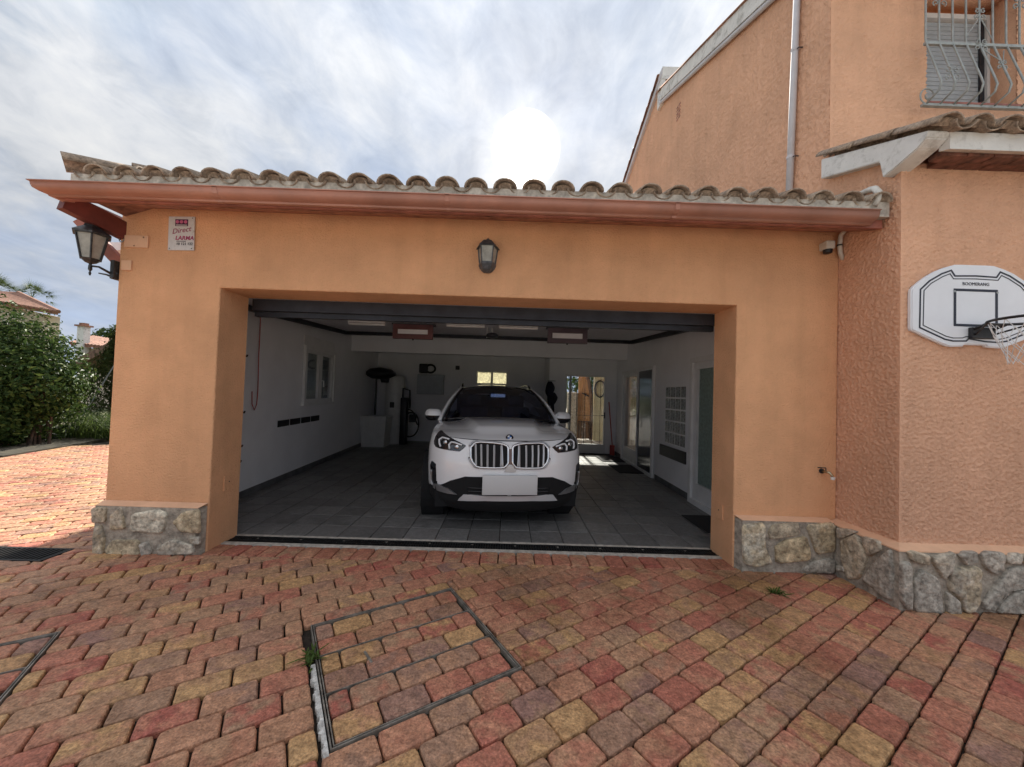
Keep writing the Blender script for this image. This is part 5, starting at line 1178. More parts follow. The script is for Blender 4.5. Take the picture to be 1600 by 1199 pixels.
# roof, pillars and side windows
roofP = [[tuple(np.array([.575*u+(.03*u if w_ > .02 else 0), 2.24-.11*(1-u*u)*(1-w_)+w_*1.95, (1.555+.057*(1-u*u))+.035*math.sin(math.pi*min(1, w_*1.15))-.09*w_**2.5])) for u in np.linspace(-1, 1, 17)] for w_ in np.linspace(0, 1, 14)]
mb = MB(); mb.grid(roofP, 0, True); rf_o = mb.obj('roof', M['paint'], car, True, False)
belt = [(cw(ztop(y)), y, ztop(y)) for y in np.linspace(1.50, 4.15, 14)]
for s in (-1, 1):
    rowA = [np.array((s*(b[0]-.01), b[1], b[2])) for b in belt]; ed_ = [np.array(r[-1 if s > 0 else 0]) for r in roofP]
    fr_ = np.array(P[0][-1 if s > 0 else 0]); tops = []
    for i, b in enumerate(rowA): tops.append(np.array(ed_[min(13, i)]))
    G = [[tuple(rowA[i]*(1-k/4)+tops[i]*k/4+np.array([s*.03*math.sin(math.pi*k/4), 0, 0])) for i in range(14)] for k in range(5)]
    MB().grid(G, 0, s < 0).obj('side_window', M['carglass'], car, True, False)
    A = dcur(1, s)+np.array([s*.0, .02, .0]); Bp = np.array(rf[0 if s < 0 else 4])+np.array([s*.012, 0, 0]); pil = [A*(1-t)+Bp*t+np.array([s*.022*math.sin(math.pi*t), -.02*math.sin(math.pi*t), .035*math.sin(math.pi*t)]) for t in np.linspace(0, 1, 9)]
    MB().tube(pil+[np.array(e_)+np.array([s*.012, 0, 0]) for e_ in ed_[1:]], [.032]+[.025]*8+[.024]*13, 8).obj('pillar', M['paint'], car, True)
    MB().tube([ed_[1]+np.array([-s*.03, .0, .02]), ed_[1]+np.array([-s*.035, .10, .062])]+[np.array(e_)+np.array([-s*.035, 0, .06]) for e_ in ed_[3:12]]+[ed_[12]+np.array([-s*.03, 0, .0])], .016, 6).obj('roof_rail', M['gloss'], car, True)
    mp_ = [A+np.array([-s*.0, .1, .03])]
    mr = thing_m = link('mirror', MB().mesh('e') if False else (lambda mm: mm)(None) if False else bpy.data.meshes.new('mirror'), None, car) if False else None
    # door mirror: cap above, black below, stalk
    mc = np.array([s*.968, 1.62, 1.155])
    def ell(c, r, z0, z1, n=14, m_=9):
        G = []
        for a in np.linspace(math.asin(z0), math.asin(z1), m_):
            G.append([(c[0]+r[0]*math.cos(a)**.55*np.sign(math.cos(b))*abs(math.cos(b))**.7, c[1]+r[1]*math.cos(a)**.55*np.sign(math.sin(b))*abs(math.sin(b))**.8, c[2]+r[2]*math.sin(a)) for b in np.linspace(0, 2*math.pi, n+1)])
        return MB().grid(G)
    mo_ = ell(mc, (.125, .09, .085), -.15, 1).obj('mirror', M['paint'], car, True)
    ell(mc+np.array([0, 0, -.004]), (.124, .092, .085), -1, -.15).obj('mirror_base', M['gloss'], mo_, True)
    MB().tube([mc+np.array([-s*.08, .02, -.06]), mc+np.array([-s*.20, .04, -.085])], [.03, .026], 6).obj('mirror_stalk', M['gloss'], mo_, True)
# cabin: dash, seats, mirror, headrests
MB().box(-.72, .72, 1.62, 1.9, .85, 1.02).obj('dashboard', M['seat'], car)
for x in (-.37, .37):
    mb = MB(); mb.bevbox(x-.25, x+.25, 2.55, 2.72, .7, 1.26, .06); mb.bevbox(x-.14, x+.14, 2.58, 2.70, 1.28, 1.46, .04); mb.obj('front_seat', M['seat'], car, True)
MB().bevbox(-.62, .62, 3.5, 3.66, .7, 1.22, .06).obj('rear_seat', M['seat'], car, True)
MB().bevbox(-.12, .12, 1.94, 1.97, 1.42, 1.49, .01).obj('rear_view_mirror', M['chrome'], car)
mb = MB(); mb.tube([(.37+.18*math.cos(a), 2.02+.06*math.sin(a), .99+.17*math.sin(a)) for a in np.linspace(0, 2*math.pi, 25)[:-1]], .014, 6, closed=True); mb.obj('steering_wheel', M['blackp'], car, True)
mb = MB(); mb.box(.06, .13, 1.56, 1.57, 1.10, 1.115); mb.obj('permit_card', M['whitepl'], car)
mb = MB()
mb.tube([c1(-.75)+np.array([0, .0, .010]), c1(-.2)+np.array([0, .0, .010]), c1(.02)+np.array([0, .0, .010])], .008, 5); mb.tube([c1(.02)+np.array([0, .0, .010]), c1(.4)+np.array([0, .0, .010]), c1(.8)+np.array([0, .0, .010])], .008, 5); mb.obj('wiper', M['blackp'], car)
mb = MB(); mb.box(-.70, .70, 3.9, 3.95, .5, 1.45); mb.box(-.70, .70, 1.7, 3.9, .50, .55); mb.box(-.72, -.70, 1.9, 3.9, .55, 1.12); mb.box(.70, .72, 1.9, 3.9, .55, 1.12)
mb.grid([[(p[0]*.97, p[1]+.03, p[2]-.05) for p in row] for row in roofP]); mb.obj('cabin_lining', M['lining'], car)
# wheels
for (cy_, n_) in ((.86, 'f'), (3.55, 'r')):
    for s in (-1, 1):
        w_ = thing_w = bpy.data.objects.new('wheel', None); col.objects.link(w_); w_.parent = car; w_.location = (s*.795, cy_, .345)
        MB().lathe([(.22, -.105), (.30, -.112), (.335, -.095), (.345, -.06), (.345, .06), (.335, .095), (.30, .112), (.22, .105)], (0, 0, 0), 32, axis='x', cap=False).obj('tyre', M['rubber'], w_, True)
        mb = MB(); mb.lathe([(.235, s*.08), (.225, s*.105), (.215, s*.095), (.06, s*.075), (.03, s*.085)], (0, 0, 0), 32, axis='x')
        mb.obj('rim', M['satin'], w_)
        for k in range(5):
            a = 2*math.pi*k/5; MB().beam((s*.088, .04*math.cos(a), .04*math.sin(a)), (s*.104, .22*math.cos(a), .22*math.sin(a)), .05, .02, up=(1, 0, 0)).obj('spoke', M['satin'], w_)
        mb = MB(); inn = [(s*.925, cy_+.405*math.cos(a), .35+.405*math.sin(a)) for a in np.linspace(-.25, math.pi+.25, 22)]
        G = [[(s*(cw(max(.22, p[2]))+dx), cy_+(p[1]-cy_)*sc, .35+(p[2]-.35)*sc) for p in inn] for (dx, sc) in ((-.10, .985), (.010, .985), (.012, 1.0), (.008, 1.12), (-.03, 1.13))]
        if cy_ < 1: G = [[(s*max(.70, abs(q[0])-max(0, (.62-q[1]))*.62), q[1], q[2]) for q in row] for row in G]
        mb.grid(G); mb.obj('arch_cladding', M['blackp'], car, True)
        mb = MB(); mb.lathe([(.40, -.20), (.40, .06)], (s*.78, cy_, .35), 24, axis='x', cap=False); mb.lathe([(.02, 0), (.40, .001)], (s*.60, cy_, .35), 24, axis='x', cap=False); mb.obj('wheel_housing', M['hole'], car)
# front details laid on the nose surface
def conform(name, poly, off, m, depth=.02, parent=car, cell=.022, holes=None, mirror=False, smooth=True, **p):
    if mirror: poly = [(-x, z) for x, z in poly]
    ctr = sum(poly[i][0]*poly[(i+1) % len(poly)][1]-poly[(i+1) % len(poly)][0]*poly[i][1] for i in range(len(poly)))
    if ctr < 0: poly = poly[::-1]
    bm = bmesh.new(); vv = [bm.verts.new((x, 0, z)) for x, z in poly]; bm.faces.new(vv); bmesh.ops.triangulate(bm, faces=bm.faces[:])
    xs = [q[0] for q in poly]; zs = [q[1] for q in poly]
    for k in range(1, int((max(xs)-min(xs))/cell)+1): bmesh.ops.bisect_plane(bm, geom=bm.verts[:]+bm.edges[:]+bm.faces[:], plane_co=(min(xs)+k*cell, 0, 0), plane_no=(1, 0, 0))
    for k in range(1, int((max(zs)-min(zs))/cell)+1): bmesh.ops.bisect_plane(bm, geom=bm.verts[:]+bm.edges[:]+bm.faces[:], plane_co=(0, 0, min(zs)+k*cell), plane_no=(0, 0, 1))
    bm.normal_update(); flip = sum(f.normal.y for f in bm.faces) > 0
    be = [e for e in bm.edges if e.is_boundary]
    ex = bmesh.ops.extrude_edge_only(bm, edges=be); nv = [v for v in ex['geom'] if isinstance(v, bmesh.types.BMVert)]; ns = set(nv)
    for v in bm.verts:
        x, z = v.co.x, v.co.z; n = fn(x, z); y = yf(x, z); v.co = Vector((x, y, z))+n*(off-(depth if v in ns else 0))
    bmesh.ops.recalc_face_normals(bm, faces=bm.faces); me = bpy.data.meshes.new(name); bm.to_mesh(me); bm.free()
    o = link(name, me, m, parent, False, **p)
    if smooth: autosmooth(o, 40)
    return o
def conf_tube(name, pts, off, r, m, parent=car, closed=False, n=6, mirror=False):
    Q = [];
    for i in range(len(pts) if closed else len(pts)-1):
        a, b = np.array(pts[i]), np.array(pts[(i+1) % len(pts)]); k = max(1, int(np.linalg.norm(b-a)/.02))
        for t in range(k): Q.append(a+(b-a)*t/k)
    if not closed: Q.append(np.array(pts[-1]))
    if mirror: Q = [np.array((-q[0], q[1])) for q in Q]
    return MB().tube([Vector((q[0], yf(q[0], q[1]), q[1]))+fn(q[0], q[1])*off for q in Q], r, n, closed=closed).obj(name, m, parent, True)
# kidney grille
gl_ = cpx([(468, 242), (505, 205), (560, 196), (690, 205), (770, 216), (815, 232), (824, 250), (824, 395), (800, 425), (780, 437), (700, 440), (560, 435), (520, 425), (482, 380), (468, 340)])
gc = cxz(660+846/6.154, 660+330/6.154)[0]
gl_ = [(x-gc, z) for x, z in gl_]
for mr in (False, True):
    gk = conform('kidney_grille', gl_, .004, M['hole'], mirror=mr)  # opening not cut; its dark depth is painted as a black panel
    conf_tube('grille_frame', gl_, .010, .0125, M['chrome'], gk, True, 8, mr)
    for k, (xt, xb) in enumerate(((512, 516), (566, 568), (627, 626), (691, 688), (760, 755))):
        a = cxz(660+xt/6.154, 660+(215+k*3)/6.154); b = cxz(660+xb/6.154, 660+(420+k*4)/6.154); a = (a[0]-gc, a[1]); b = (b[0]-gc, b[1])
        sg_ = -1 if mr else 1
        zs_ = np.linspace(a[1], b[1], 7); xs_ = np.linspace(a[0], b[0], 7)
        mb = MB()
        for i in range(6):
            def pt(x, z, dx, o): x = sg_*(x+dx); return Vector((x, yf(x, z), z))+fn(x, z)*o
            pass
            mb.add([pt(xs_[i], zs_[i], -.0105, .006), pt(xs_[i], zs_[i], 0, .020), pt(xs_[i], zs_[i], .0105, .006), pt(xs_[i+1], zs_[i+1], -.0105, .006), pt(xs_[i+1], zs_[i+1], 0, .020), pt(xs_[i+1], zs_[i+1], .0105, .006)], [(0, 1, 4, 3), (1, 2, 5, 4)])
        mb.obj('grille_bar', M['barsilver'], gk)
conf_tube('grille_rim', [(x*1.045-.004, z+(z-.76)*.075) for x, z in [g_ for g_ in gl_ if g_[0] < -.06]], .006, .009, M['satin'])
conf_tube('grille_rim', [(-(x*1.045-.004), z+(z-.76)*.075) for x, z in [g_ for g_ in gl_ if g_[0] < -.06]], .006, .009, M['satin'])
zt_, zb_ = gl_[6][1], gl_[8][1]
conform('radar_cover', [(-.028, zt_-.01), (.028, zt_-.01), (.026, zb_+.02), (-.026, zb_+.02)], .006, M['amber'])
conform('grille_bridge', [(-.030, zb_+.01), (.030, zb_+.01), (.065, zb_-.055), (-.065, zb_-.055)], .013, M['satin'])
# round badge
bz_ = cxz(660+845/6.154, 660+170/6.154)[1]; by_ = yf(0, min(bz_, .98))
bd_o = bpy.data.objects.new('badge', None); col.objects.link(bd_o); bd_o.parent = car; bd_o.location = (0, c0(0)[1]+.06, c0(0)[2]+.034); bd_o.rotation_euler = (R_(-38), 0, 0)
MB().lathe([(.041, 0), (.041, -.006), (.036, -.008)], (0, 0, 0), 28, axis='y').obj('badge_ring', M['gloss'], bd_o, True)
for k in range(4):
    a0 = math.pi/2*k; MB().prism([(0, -.0082, 0)]+[(.024*math.cos(a), -.0082, .024*math.sin(a)) for a in np.linspace(a0, a0+math.pi/2, 7)], (0, -.002, 0)).obj('badge_quarter', M['whitepl'] if k % 2 else mat('badge_blue', (.02, .12, .38), .3), bd_o)
# headlights
HL = [(115, 180), (128, 140), (150, 105), (182, 76), (200, 100), (235, 125), (330, 180), (422, 226), (392, 258), (358, 281), (250, 268), (160, 250), (130, 236), (117, 212)]
hl = [(x-gc, z) for x, z in cpx(HL)]
for mr in (False, True):
    h = conform('headlight', hl, .006, M['lens'], mirror=mr)
    for path in ([(262, 168), (200, 150), (168, 172), (172, 205), (182, 236)], [(385, 222), (320, 202), (283, 195), (262, 218), (268, 258)]):
        q = [(x-gc, z) for x, z in cpx(path)]; conf_tube('light_guide', q, .012, .0105, M['led'], h, mirror=mr)
    for (x, y) in ((222, 195), (330, 240)):
        q = cxz(660+x/6.154, 660+y/6.154); q = ((q[0]-gc)*(-1 if mr else 1), q[1]); p = Vector((q[0], yf(*q), q[1]))+fn(*q)*.006
        o = MB().lathe([(.030, 0), (.028, -.006), (.016, -.008), (.012, -.012)], (0, 0, 0), 14, axis='y').obj('projector', M['chrome'], h, True); o.location = p; o.rotation_euler = (0, 0, math.atan2(fn(*q).x, -fn(*q).y))
# lower intake, corner blades, skid plate, number plate
lowi = [(x-gc, z) for x, z in cpx([(200, 592), (270, 560), (340, 542), (410, 522), (570, 526), (845, 530), (845, 700), (600, 695), (400, 690), (340, 745), (330, 690), (240, 660), (160, 640), (110, 610)])]
for mr in (False, True):
    q = [(min(x, .0), z) for x, z in lowi]
    lo = conform('lower_intake', q, .005, M['hole'], mirror=mr)  # black panel laid on, painting the shade of an uncut intake
    for zz_ in (.40, .435, .47): conf_tube('intake_slat', [(-.44, zz_+.012), (-.02, zz_+.012)], .010, .006, M['gloss'], lo, mirror=mr)
    conform('corner_blade', [(x-gc, z) for x, z in cpx([(120, 590), (150, 590), (250, 632), (335, 692), (250, 680), (150, 650), (112, 620)])], .016, M['satin'], mirror=mr)
    sv = [(x-gc, z) for x, z in cpx([(80, 405), (95, 370), (130, 400), (134, 500), (135, 582), (105, 598), (86, 560)])]
    s_o = conform('side_vent', sv, .007, M['gloss'], mirror=mr)
    conf_tube('vent_blade', [(x-gc, z) for x, z in cpx([(95, 455), (96, 560), (112, 600)])], .013, .007, M['satin'], s_o, mirror=mr)
    conform('tow_cover', [(x-gc, z) for x, z in cpx([(372, 478), (395, 468), (455, 470), (458, 505), (368, 505)])], .0035, M['paint'], mirror=False) if not mr else None
sk = [(x-gc, z) for x, z in cpx([(395, 692), (470, 690), (560, 700), (845, 706), (845, 752), (600, 750), (345, 746)])]; sk = [(min(x, 0), z) for x, z in sk]
sk = [q for q in sk if q[0] < -.001]; skp = sk[:3]+[(-x, z) for x, z in sk[:3][::-1]]+[(-x, z) for x, z in sk[3:][::-1]]+sk[3:]
skp = [sk[0], sk[1], (sk[2][0], sk[2][1])]+[(-sk[2][0], sk[2][1]), (-sk[1][0], sk[1][1]), (-sk[0][0], sk[0][1])]+[(-sk[-1][0], sk[-1][1]), (-sk[-2][0], sk[-2][1]), sk[-2], sk[-1]]
sko = conform('skid_plate', skp, .020, M['barsilver'], depth=.04)
lb = [(x-gc, z) for x, z in cpx([(78, 590), (112, 618), (150, 648), (250, 678), (335, 694), (345, 744), (600, 750), (845, 752)])]; lb = [(max(min(x, 0), -.905), z) for x, z in lb]
for mr in (False, True): conform('lower_cladding', lb+[(0, .205), (-.80, .205), (-.885, .28)], .008, M['hole'], depth=.03, mirror=mr)
pp = cpx([(573, 497), (1096, 500), (1096, 686), (573, 684)]); pc = (np.mean([p[0] for p in pp])-gc*1.0, np.mean([p[1] for p in pp])); pwid = (pp[1][0]-pp[0][0]); phei = pp[0][1]-pp[3][1]
pco = MB().bevbox(-pwid/2, pwid/2, -.012, .012, -phei/2, phei/2, .009).obj('number_plate', M['plate'], car, True); pco.location = (pc[0]*.3, -.045, pc[1]); autosmooth(pco, 40)

# ------------------------------------------------------------------ things inside the garage
def at(x, y, Y): return Vector(bp(x, y, 'y', Y))
tb0, tb1 = at(568, 652, 6.55), at(607, 694, 6.55); tw = tb1.x-tb0.x; tz = at(590, 650, 6.55).z
tub = thing('laundry_tub', 'white tapered laundry tub standing in the dark back corner', 'tub', ((tb0.x+tb1.x)/2, 6.55, 0))
mb = MB(); a, b = tw/2, tw/2*.84
for (h0, h1, r0, r1) in ((0, tz-.06, b, a*.97),): 
    v = [(sx*r0, sy*r0*.8, h0) for sx, sy in ((-1, -1), (1, -1), (1, 1), (-1, 1))]+[(sx*r1, sy*r1*.8, h1) for sx, sy in ((-1, -1), (1, -1), (1, 1), (-1, 1))]; mb.add(v, [(3, 2, 1, 0), (0, 1, 5, 4), (1, 2, 6, 5), (2, 3, 7, 6), (3, 0, 4, 7)])
mb.obj('basin', M['tankw'], tub)
mb = MB(); mb.box(-a, a, -a*.8, -a*.8+.04, tz-.06, tz); mb.box(-a, a, a*.8-.04, a*.8, tz-.06, tz); mb.box(-a, -a+.04, -a*.8+.04, a*.8-.04, tz-.06, tz); mb.box(a-.04, a, -a*.8+.04, a*.8-.04, tz-.06, tz); mb.obj('rim', M['tankw'], tub)
t0, t1 = at(602, 586, 7.1), at(627, 690, 7.1); rr = (t1.x-t0.x)/2
tank = thing('water_tank', 'tall white cylindrical water tank behind the laundry tub', 'water tank', ((t0.x+t1.x)/2+.04, 7.1, 0))
zt2 = at(610, 586, 7.1).z; MB().lathe([(rr*.9, 0), (rr, .03), (rr, zt2-.08), (rr*.9, zt2-.02), (rr*.3, zt2)], (0, 0, 0), 24).obj('shell', M['tankw'], tank, True); MB().bevbox(-.06, .06, -rr-.01, -rr+.05, 1.0, 1.15, .01).obj('control_box', M['blackp'], tank)
d0, d1, d2 = at(572, 570, 6.85), at(618, 598, 6.85), at(586, 648, 6.85)
ds = thing('domed_stand', 'black domed cover on a thin pole behind the laundry tub', 'stand', (d2.x, 6.85, 0)); rd = (d1.x-d0.x)/2; cz = at(590, 585, 6.85).z; cxo = (d0.x+d1.x)/2-d2.x
MB().lathe([(rd*.55, cz-.12), (rd, cz-.02), (rd*.95, cz+.06), (rd*.7, cz+.14), (rd*.2, cz+.18), (.01, cz+.19)], (cxo, 0, 0), 20).obj('dome', M['blackp'], ds, True); MB().lathe([(.10, cz-.22), (.13, cz-.12), (.10, cz-.05)], (cxo+.12, 0, 0), 12).obj('fan_housing', M['blackp'], ds, True)
MB().tube([(0, 0, .03), (0, 0, cz-.05)], .028, 8).obj('pole', M['blackp'], ds); MB().lathe([(.22, 0), (.2, .03)], (0, 0, 0), 16).obj('foot', M['blackp'], ds)
c0_, c1_ = at(653, 585, 7.5), at(692, 617, 7.5); wc = thing('wall_cabinet', 'pale wall cabinet on the dark back wall', 'cabinet', ((c0_.x+c1_.x)/2, 7.68, c1_.z)); hw = (c1_.x-c0_.x)/2; hhh = c0_.z-c1_.z
MB().bevbox(-hw, hw, -.22, 0, 0, hhh, .008).obj('carcass', M['shutter'], wc)
for s in (-1, 1): MB().bevbox(min(s*hw, s*.004), max(s*hw, s*.004), -.24, -.222, .01, hhh-.01, .004).obj('door', M['shutter'], wc)
r0, r1 = at(655, 569, 7.5), at(680, 584.5, 7.5); hr = thing('hose_reel', 'black hose reel lying on top of the wall cabinet', 'hose reel', ((r0.x+r1.x)/2, 7.56, r1.z+.012)); hw2 = (r1.x-r0.x)/2; hh2 = r0.z-r1.z
MB().bevbox(-hw2, 0, -.08, .08, 0, hh2, .03).obj('case', M['blackp'], hr); MB().tube([(hw2*.35+hh2*.42*math.cos(a)*1.2, 0, hh2/2+hh2*.42*math.sin(a)) for a in np.linspace(0, 2*math.pi, 17)[:-1]], .03, 6, closed=True).obj('coil', M['blackp'], hr, True)
p = at(715, 575, 7.69); tag(MB().bevbox(p.x-.06, p.x+.06, 7.66, 7.70, p.z-.06, p.z+.06, .006).obj('wall_socket', M['blackp']), 'small black square socket on the back wall', 'socket')
k0, k1 = at(627, 607, 7.0), at(658, 684, 7.0)
cl = thing('cleaning_machine', 'black upright machine with looped hoses beside the water tank', 'machine', (k0.x+.1, 7.0, 0)); hk = k0.z
MB().bevbox(-.08, .10, -.12, .12, .0, hk-.25, .03).obj('body', M['blackp'], cl, True); MB().tube([(-.05, 0, hk-.3), (-.05, 0, hk), (.14, 0, hk-.05), (.16, 0, hk-.55)], .025, 6).obj('handle', M['blackp'], cl, True)
MB().tube(bez((.10, 0, .85), (.5, 0, 1.05), (.55, 0, .1), (.08, 0, .22), 16), .02, 6).tube(bez((.1, 0, .95), (.35, 0, 1.0), (.30, .0, .5), (.42, 0, .55), 12), .018, 6).obj('hose', M['blackp'], cl, True); MB().bevbox(.16, .34, -.06, .06, .62, .82, .02).obj('motor', M['blackp'], cl)
# high back window and its panes
hwn = thing('high_window', 'small two-pane patterned window high in the back wall', 'window', ((hx0+hx1)/2, YR+.05, hz0))
for s in (0, 1):
    a = (hx0-hx1)/2+s*(hx1-hx0)/2; b = a+(hx1-hx0)/2; mb = MB(); d = .03; H_ = hz1-hz0
    for q in ((a, b, 0, d), (a, b, H_-d, H_), (a, a+d, d, H_-d), (b-d, b, d, H_-d)): mb.box(q[0], q[1], 0, .05, q[2], q[3])
    mb.obj('sash', M['whitealu'], hwn); MB().box(a+d, b-d, .02, .026, d, H_-d).obj('pane', M['yellowpane'], hwn)
# things hanging at the edge of the recess
j0 = at(852, 600, 6.25); jk = thing('hanging_jackets', 'dark jackets hanging on the wall edge behind the car', 'jackets', (RX0+.06, 6.30, 1.55)); 
for n, (dx, dz, h_) in enumerate(((-.05, .0, .62), (.03, -.28, .5))):
    v = []; f = []; 
    for i in range(9):
        z = dz+.28-h_*i/8; w_ = .05+.07*math.sin(math.pi*min(1, i/5))
        for k in range(10): a = 2*math.pi*k/10; v.append((dx+w_*math.cos(a)*(1+.15*math.sin(3*a+i)), -.06+.05*math.sin(a), z))
    for i in range(8):
        for k in range(10): f.append((i*10+k, i*10+(k+1) % 10, (i+1)*10+(k+1) % 10, (i+1)*10+k))
    MB().add(v, f).obj('jacket', M['darkcloth'], jk, True)
MB().tube([(-.1, -.01, .3), (.1, -.01, .3)], .012, 6).obj('rail', M['greyiron'], jk)
# floor mats
for pts, lab in (([(895, 707), (945, 705), (952, 709), (897, 712)], 'thin dark door mat in front of the glazed back door'), ([(935, 716), (966, 714), (980, 720), (945, 721)], 'worn grey door mat just inside the side door'), ([(952, 727), (996, 727), (1016, 739), (974, 739)], 'dark door mat before the tall dark door leaf'), ([(1068, 807), (1112, 806), (1112, 832), (1108, 830)], 'black door mat at the frosted door by the right jamb')):
    q = [bp(x, y, 'z', .012) for x, y in pts]; x0, x1 = min(a[0] for a in q), max(a[0] for a in q); y0, y1 = min(a[1] for a in q), max(a[1] for a in q); x1 = min(x1, rx((y0+y1)/2)-.03)
    tag(MB().bevbox(x0, x1, y0, y1, .001, .014, .004).obj('door_mat', M['mat_']), lab, 'door mat', 'door mats on the garage floor')
# broom in the corner
b0, b1 = at(958, 708, 6.05), at(952, 641, 6.2); br = thing('broom', 'red broom leaning in the corner by the back door', 'broom', (2.66, 6.18, 0))
MB().tube([(0, 0, .25), (-.08, .12, 1.35)], .013, 6).obj('stick', M['red'], br); MB().bevbox(-.06, .06, -.03, .03, .0, .26, .015).obj('brush', M['red'], br)
# red pull cord and wall hooks
Lx = lambda px, py: Vector(bp(px, py, 'x', -3.455))
P = [Lx(411, 488), Lx(410, 520), Lx(408, 560), Lx(407, 610), Lx(405, 632), Lx(401, 641), Lx(397, 632), Lx(397, 612)]
P = [Vector((lx(p.y)+.03, p.y, p.z)) for p in P]
tag(MB().tube(P, .006, 6).obj('pull_cord', M['red'], None, True), 'red cord hanging in a loop on the left garage wall', 'cord')
for (px, py, lab) in ((388, 557, 'upper black hook beside the left jamb inside'), (384, 645, 'middle black hook beside the left jamb inside'), (380, 698, 'black lock lever low inside the left jamb'), (378, 722, 'lowest hook beside the left jamb inside')):
    p = Vector(bp(px, py, 'x', -3.40)); h = thing('wall_hook', lab, 'hook', (lx(p.y)+.0, p.y, p.z), group='hooks inside the left jamb'); MB().tube([(0, 0, 0), (.08, 0, 0), (.085, 0, .02)], .012, 6).obj('arm', M['blackp'], h); MB().lathe([(.022, 0), (.022, .01)], (0, 0, 0), 8, axis='x').obj('rose', M['blackp'], h)

# ------------------------------------------------------------------ court behind the back door
cy_ = 9.4
M['orangeplank'] = mat('orange_planks', (.62, .34, .16), .8, var=.12, vscale=5)  # the planks' own orange
ag = thing('arched_gate', 'orange arched plank gate seen through the back door', 'gate', (2.75, cy_, 0))
def ptc(px, py): p = at(px, py, cy_); return (p.x-2.75, p.z)
ax0 = ptc(903, 640)[0]; ax1 = ptc(923, 640)[0]; aw = ax1-ax0; n = 5
for k in range(n):
    x0 = ax0+k*aw/n; x1 = x0+aw/n-.012; zt_ = lambda x: 2.55-1.1*max(0, (x-ax0)/aw)**2.2
    MB().prism([(x0, 0, .03), (x1, 0, .03), (x1, 0, zt_(x1)), (x0, 0, zt_(x0))], (0, .04, 0)).obj('plank', M['orangeplank'], ag)
mb = MB(); arc_ = [(ax0+aw*t, -.02, 2.62-1.1*t**2.2) for t in np.linspace(0, 1, 10)]+[(ax1+.02, -.02, 1.0), (ax1+.02, -.02, .0)]; mb.tube(arc_, .06, 6); mb.obj('arch_frame', M['wood'], ag)
mb = MB(); q = ptc(914, 617); mb.tube([(q[0]-.12, -.05, q[1]+.06), (q[0]+.13, -.05, q[1]-.05)], .02, 5); mb.tube([(q[0], -.05, q[1]-.06), (q[0]+.03, -.05, q[1]+.07)], .015, 5); mb.obj('bird_ornament', M['iron'], ag)
mb = MB(); q = ptc(914, 680); 
for k in range(9): mb.tube([(ax0+.02+k*aw/9, -.10, .05), (ax0+.02+k*aw/9, -.10, .62)], .01, 5)
mb.tube([(ax0, -.10, .62), (ax1, -.10, .62)], .012, 5); mb.obj('railing', M['iron'], ag)
wx = at(926, 640, cy_).x; sp = at(903, 640, cy_).x
cwall = thing('court_wall', 'pale yellow court wall right of the arched gate', 'wall', (wx+.6, cy_, 0)); MB().box(-.55, 2.0, .0, .2, -.05, 2.9).obj('panel', mat('pale_yellow_wall', (.72, .68, .46), .9, var=.08), cwall)
mb = MB(); q = at(937, 608, cy_); mb.tube([(q.x-wx-.6+.18*math.cos(a), -.04, q.z+.28*math.sin(a)) for a in np.linspace(0, 2*math.pi, 17)[:-1]], .025, 6, closed=True); mb.obj('wall_ornament', M['iron'], cwall)
spil = thing('stone_post', 'rough stone post left of the arched gate', 'post', (sp-.2, cy_-.05, 0)); lv = MB().bevbox(-.17, .17, -.15, .2, 0, 1.6, .05).obj('shaft', M['mortar'], spil)
gpost = thing('green_post', 'thin dark post seen through the back door', 'post', tuple(at(889, 690, 8.6)*Vector((1, 1, 0)))if False else (at(889, 690, 8.6).x, 8.6, 0)); MB().tube([(0, 0, 0), (0, 0, 2.6)], .035, 8).obj('shaft', M['iron'], gpost)
lw = thing('low_white_wall', 'low white garden wall seen through the back door', 'wall', (at(885, 680, 9.9).x-.6, 10.0, 0)); MB().box(-2.5, .95, -.1, .1, -.05, .72).obj('panel', M['whitepl'], lw); MB().box(-2.5, .95, -.14, .14, .721, .80).obj('coping', M['shutter'], lw)
tag(MB().box(1.0, 3.6, 6.60, 9.0, 2.75, 2.85).obj('porch_slab', M['stucco']), 'flat porch slab outside the back door', 'porch roof')
mb = MB(); mb.box(-6, 9, 7.86, 40, -.2, -.02); mb.box(.76, 9, 6.49, 7.859, -.2, -.02); mb.obj('court_paving', mat('pale_court_paving', (.50, .46, .40), .9, var=.15, vscale=3), kind='structure')

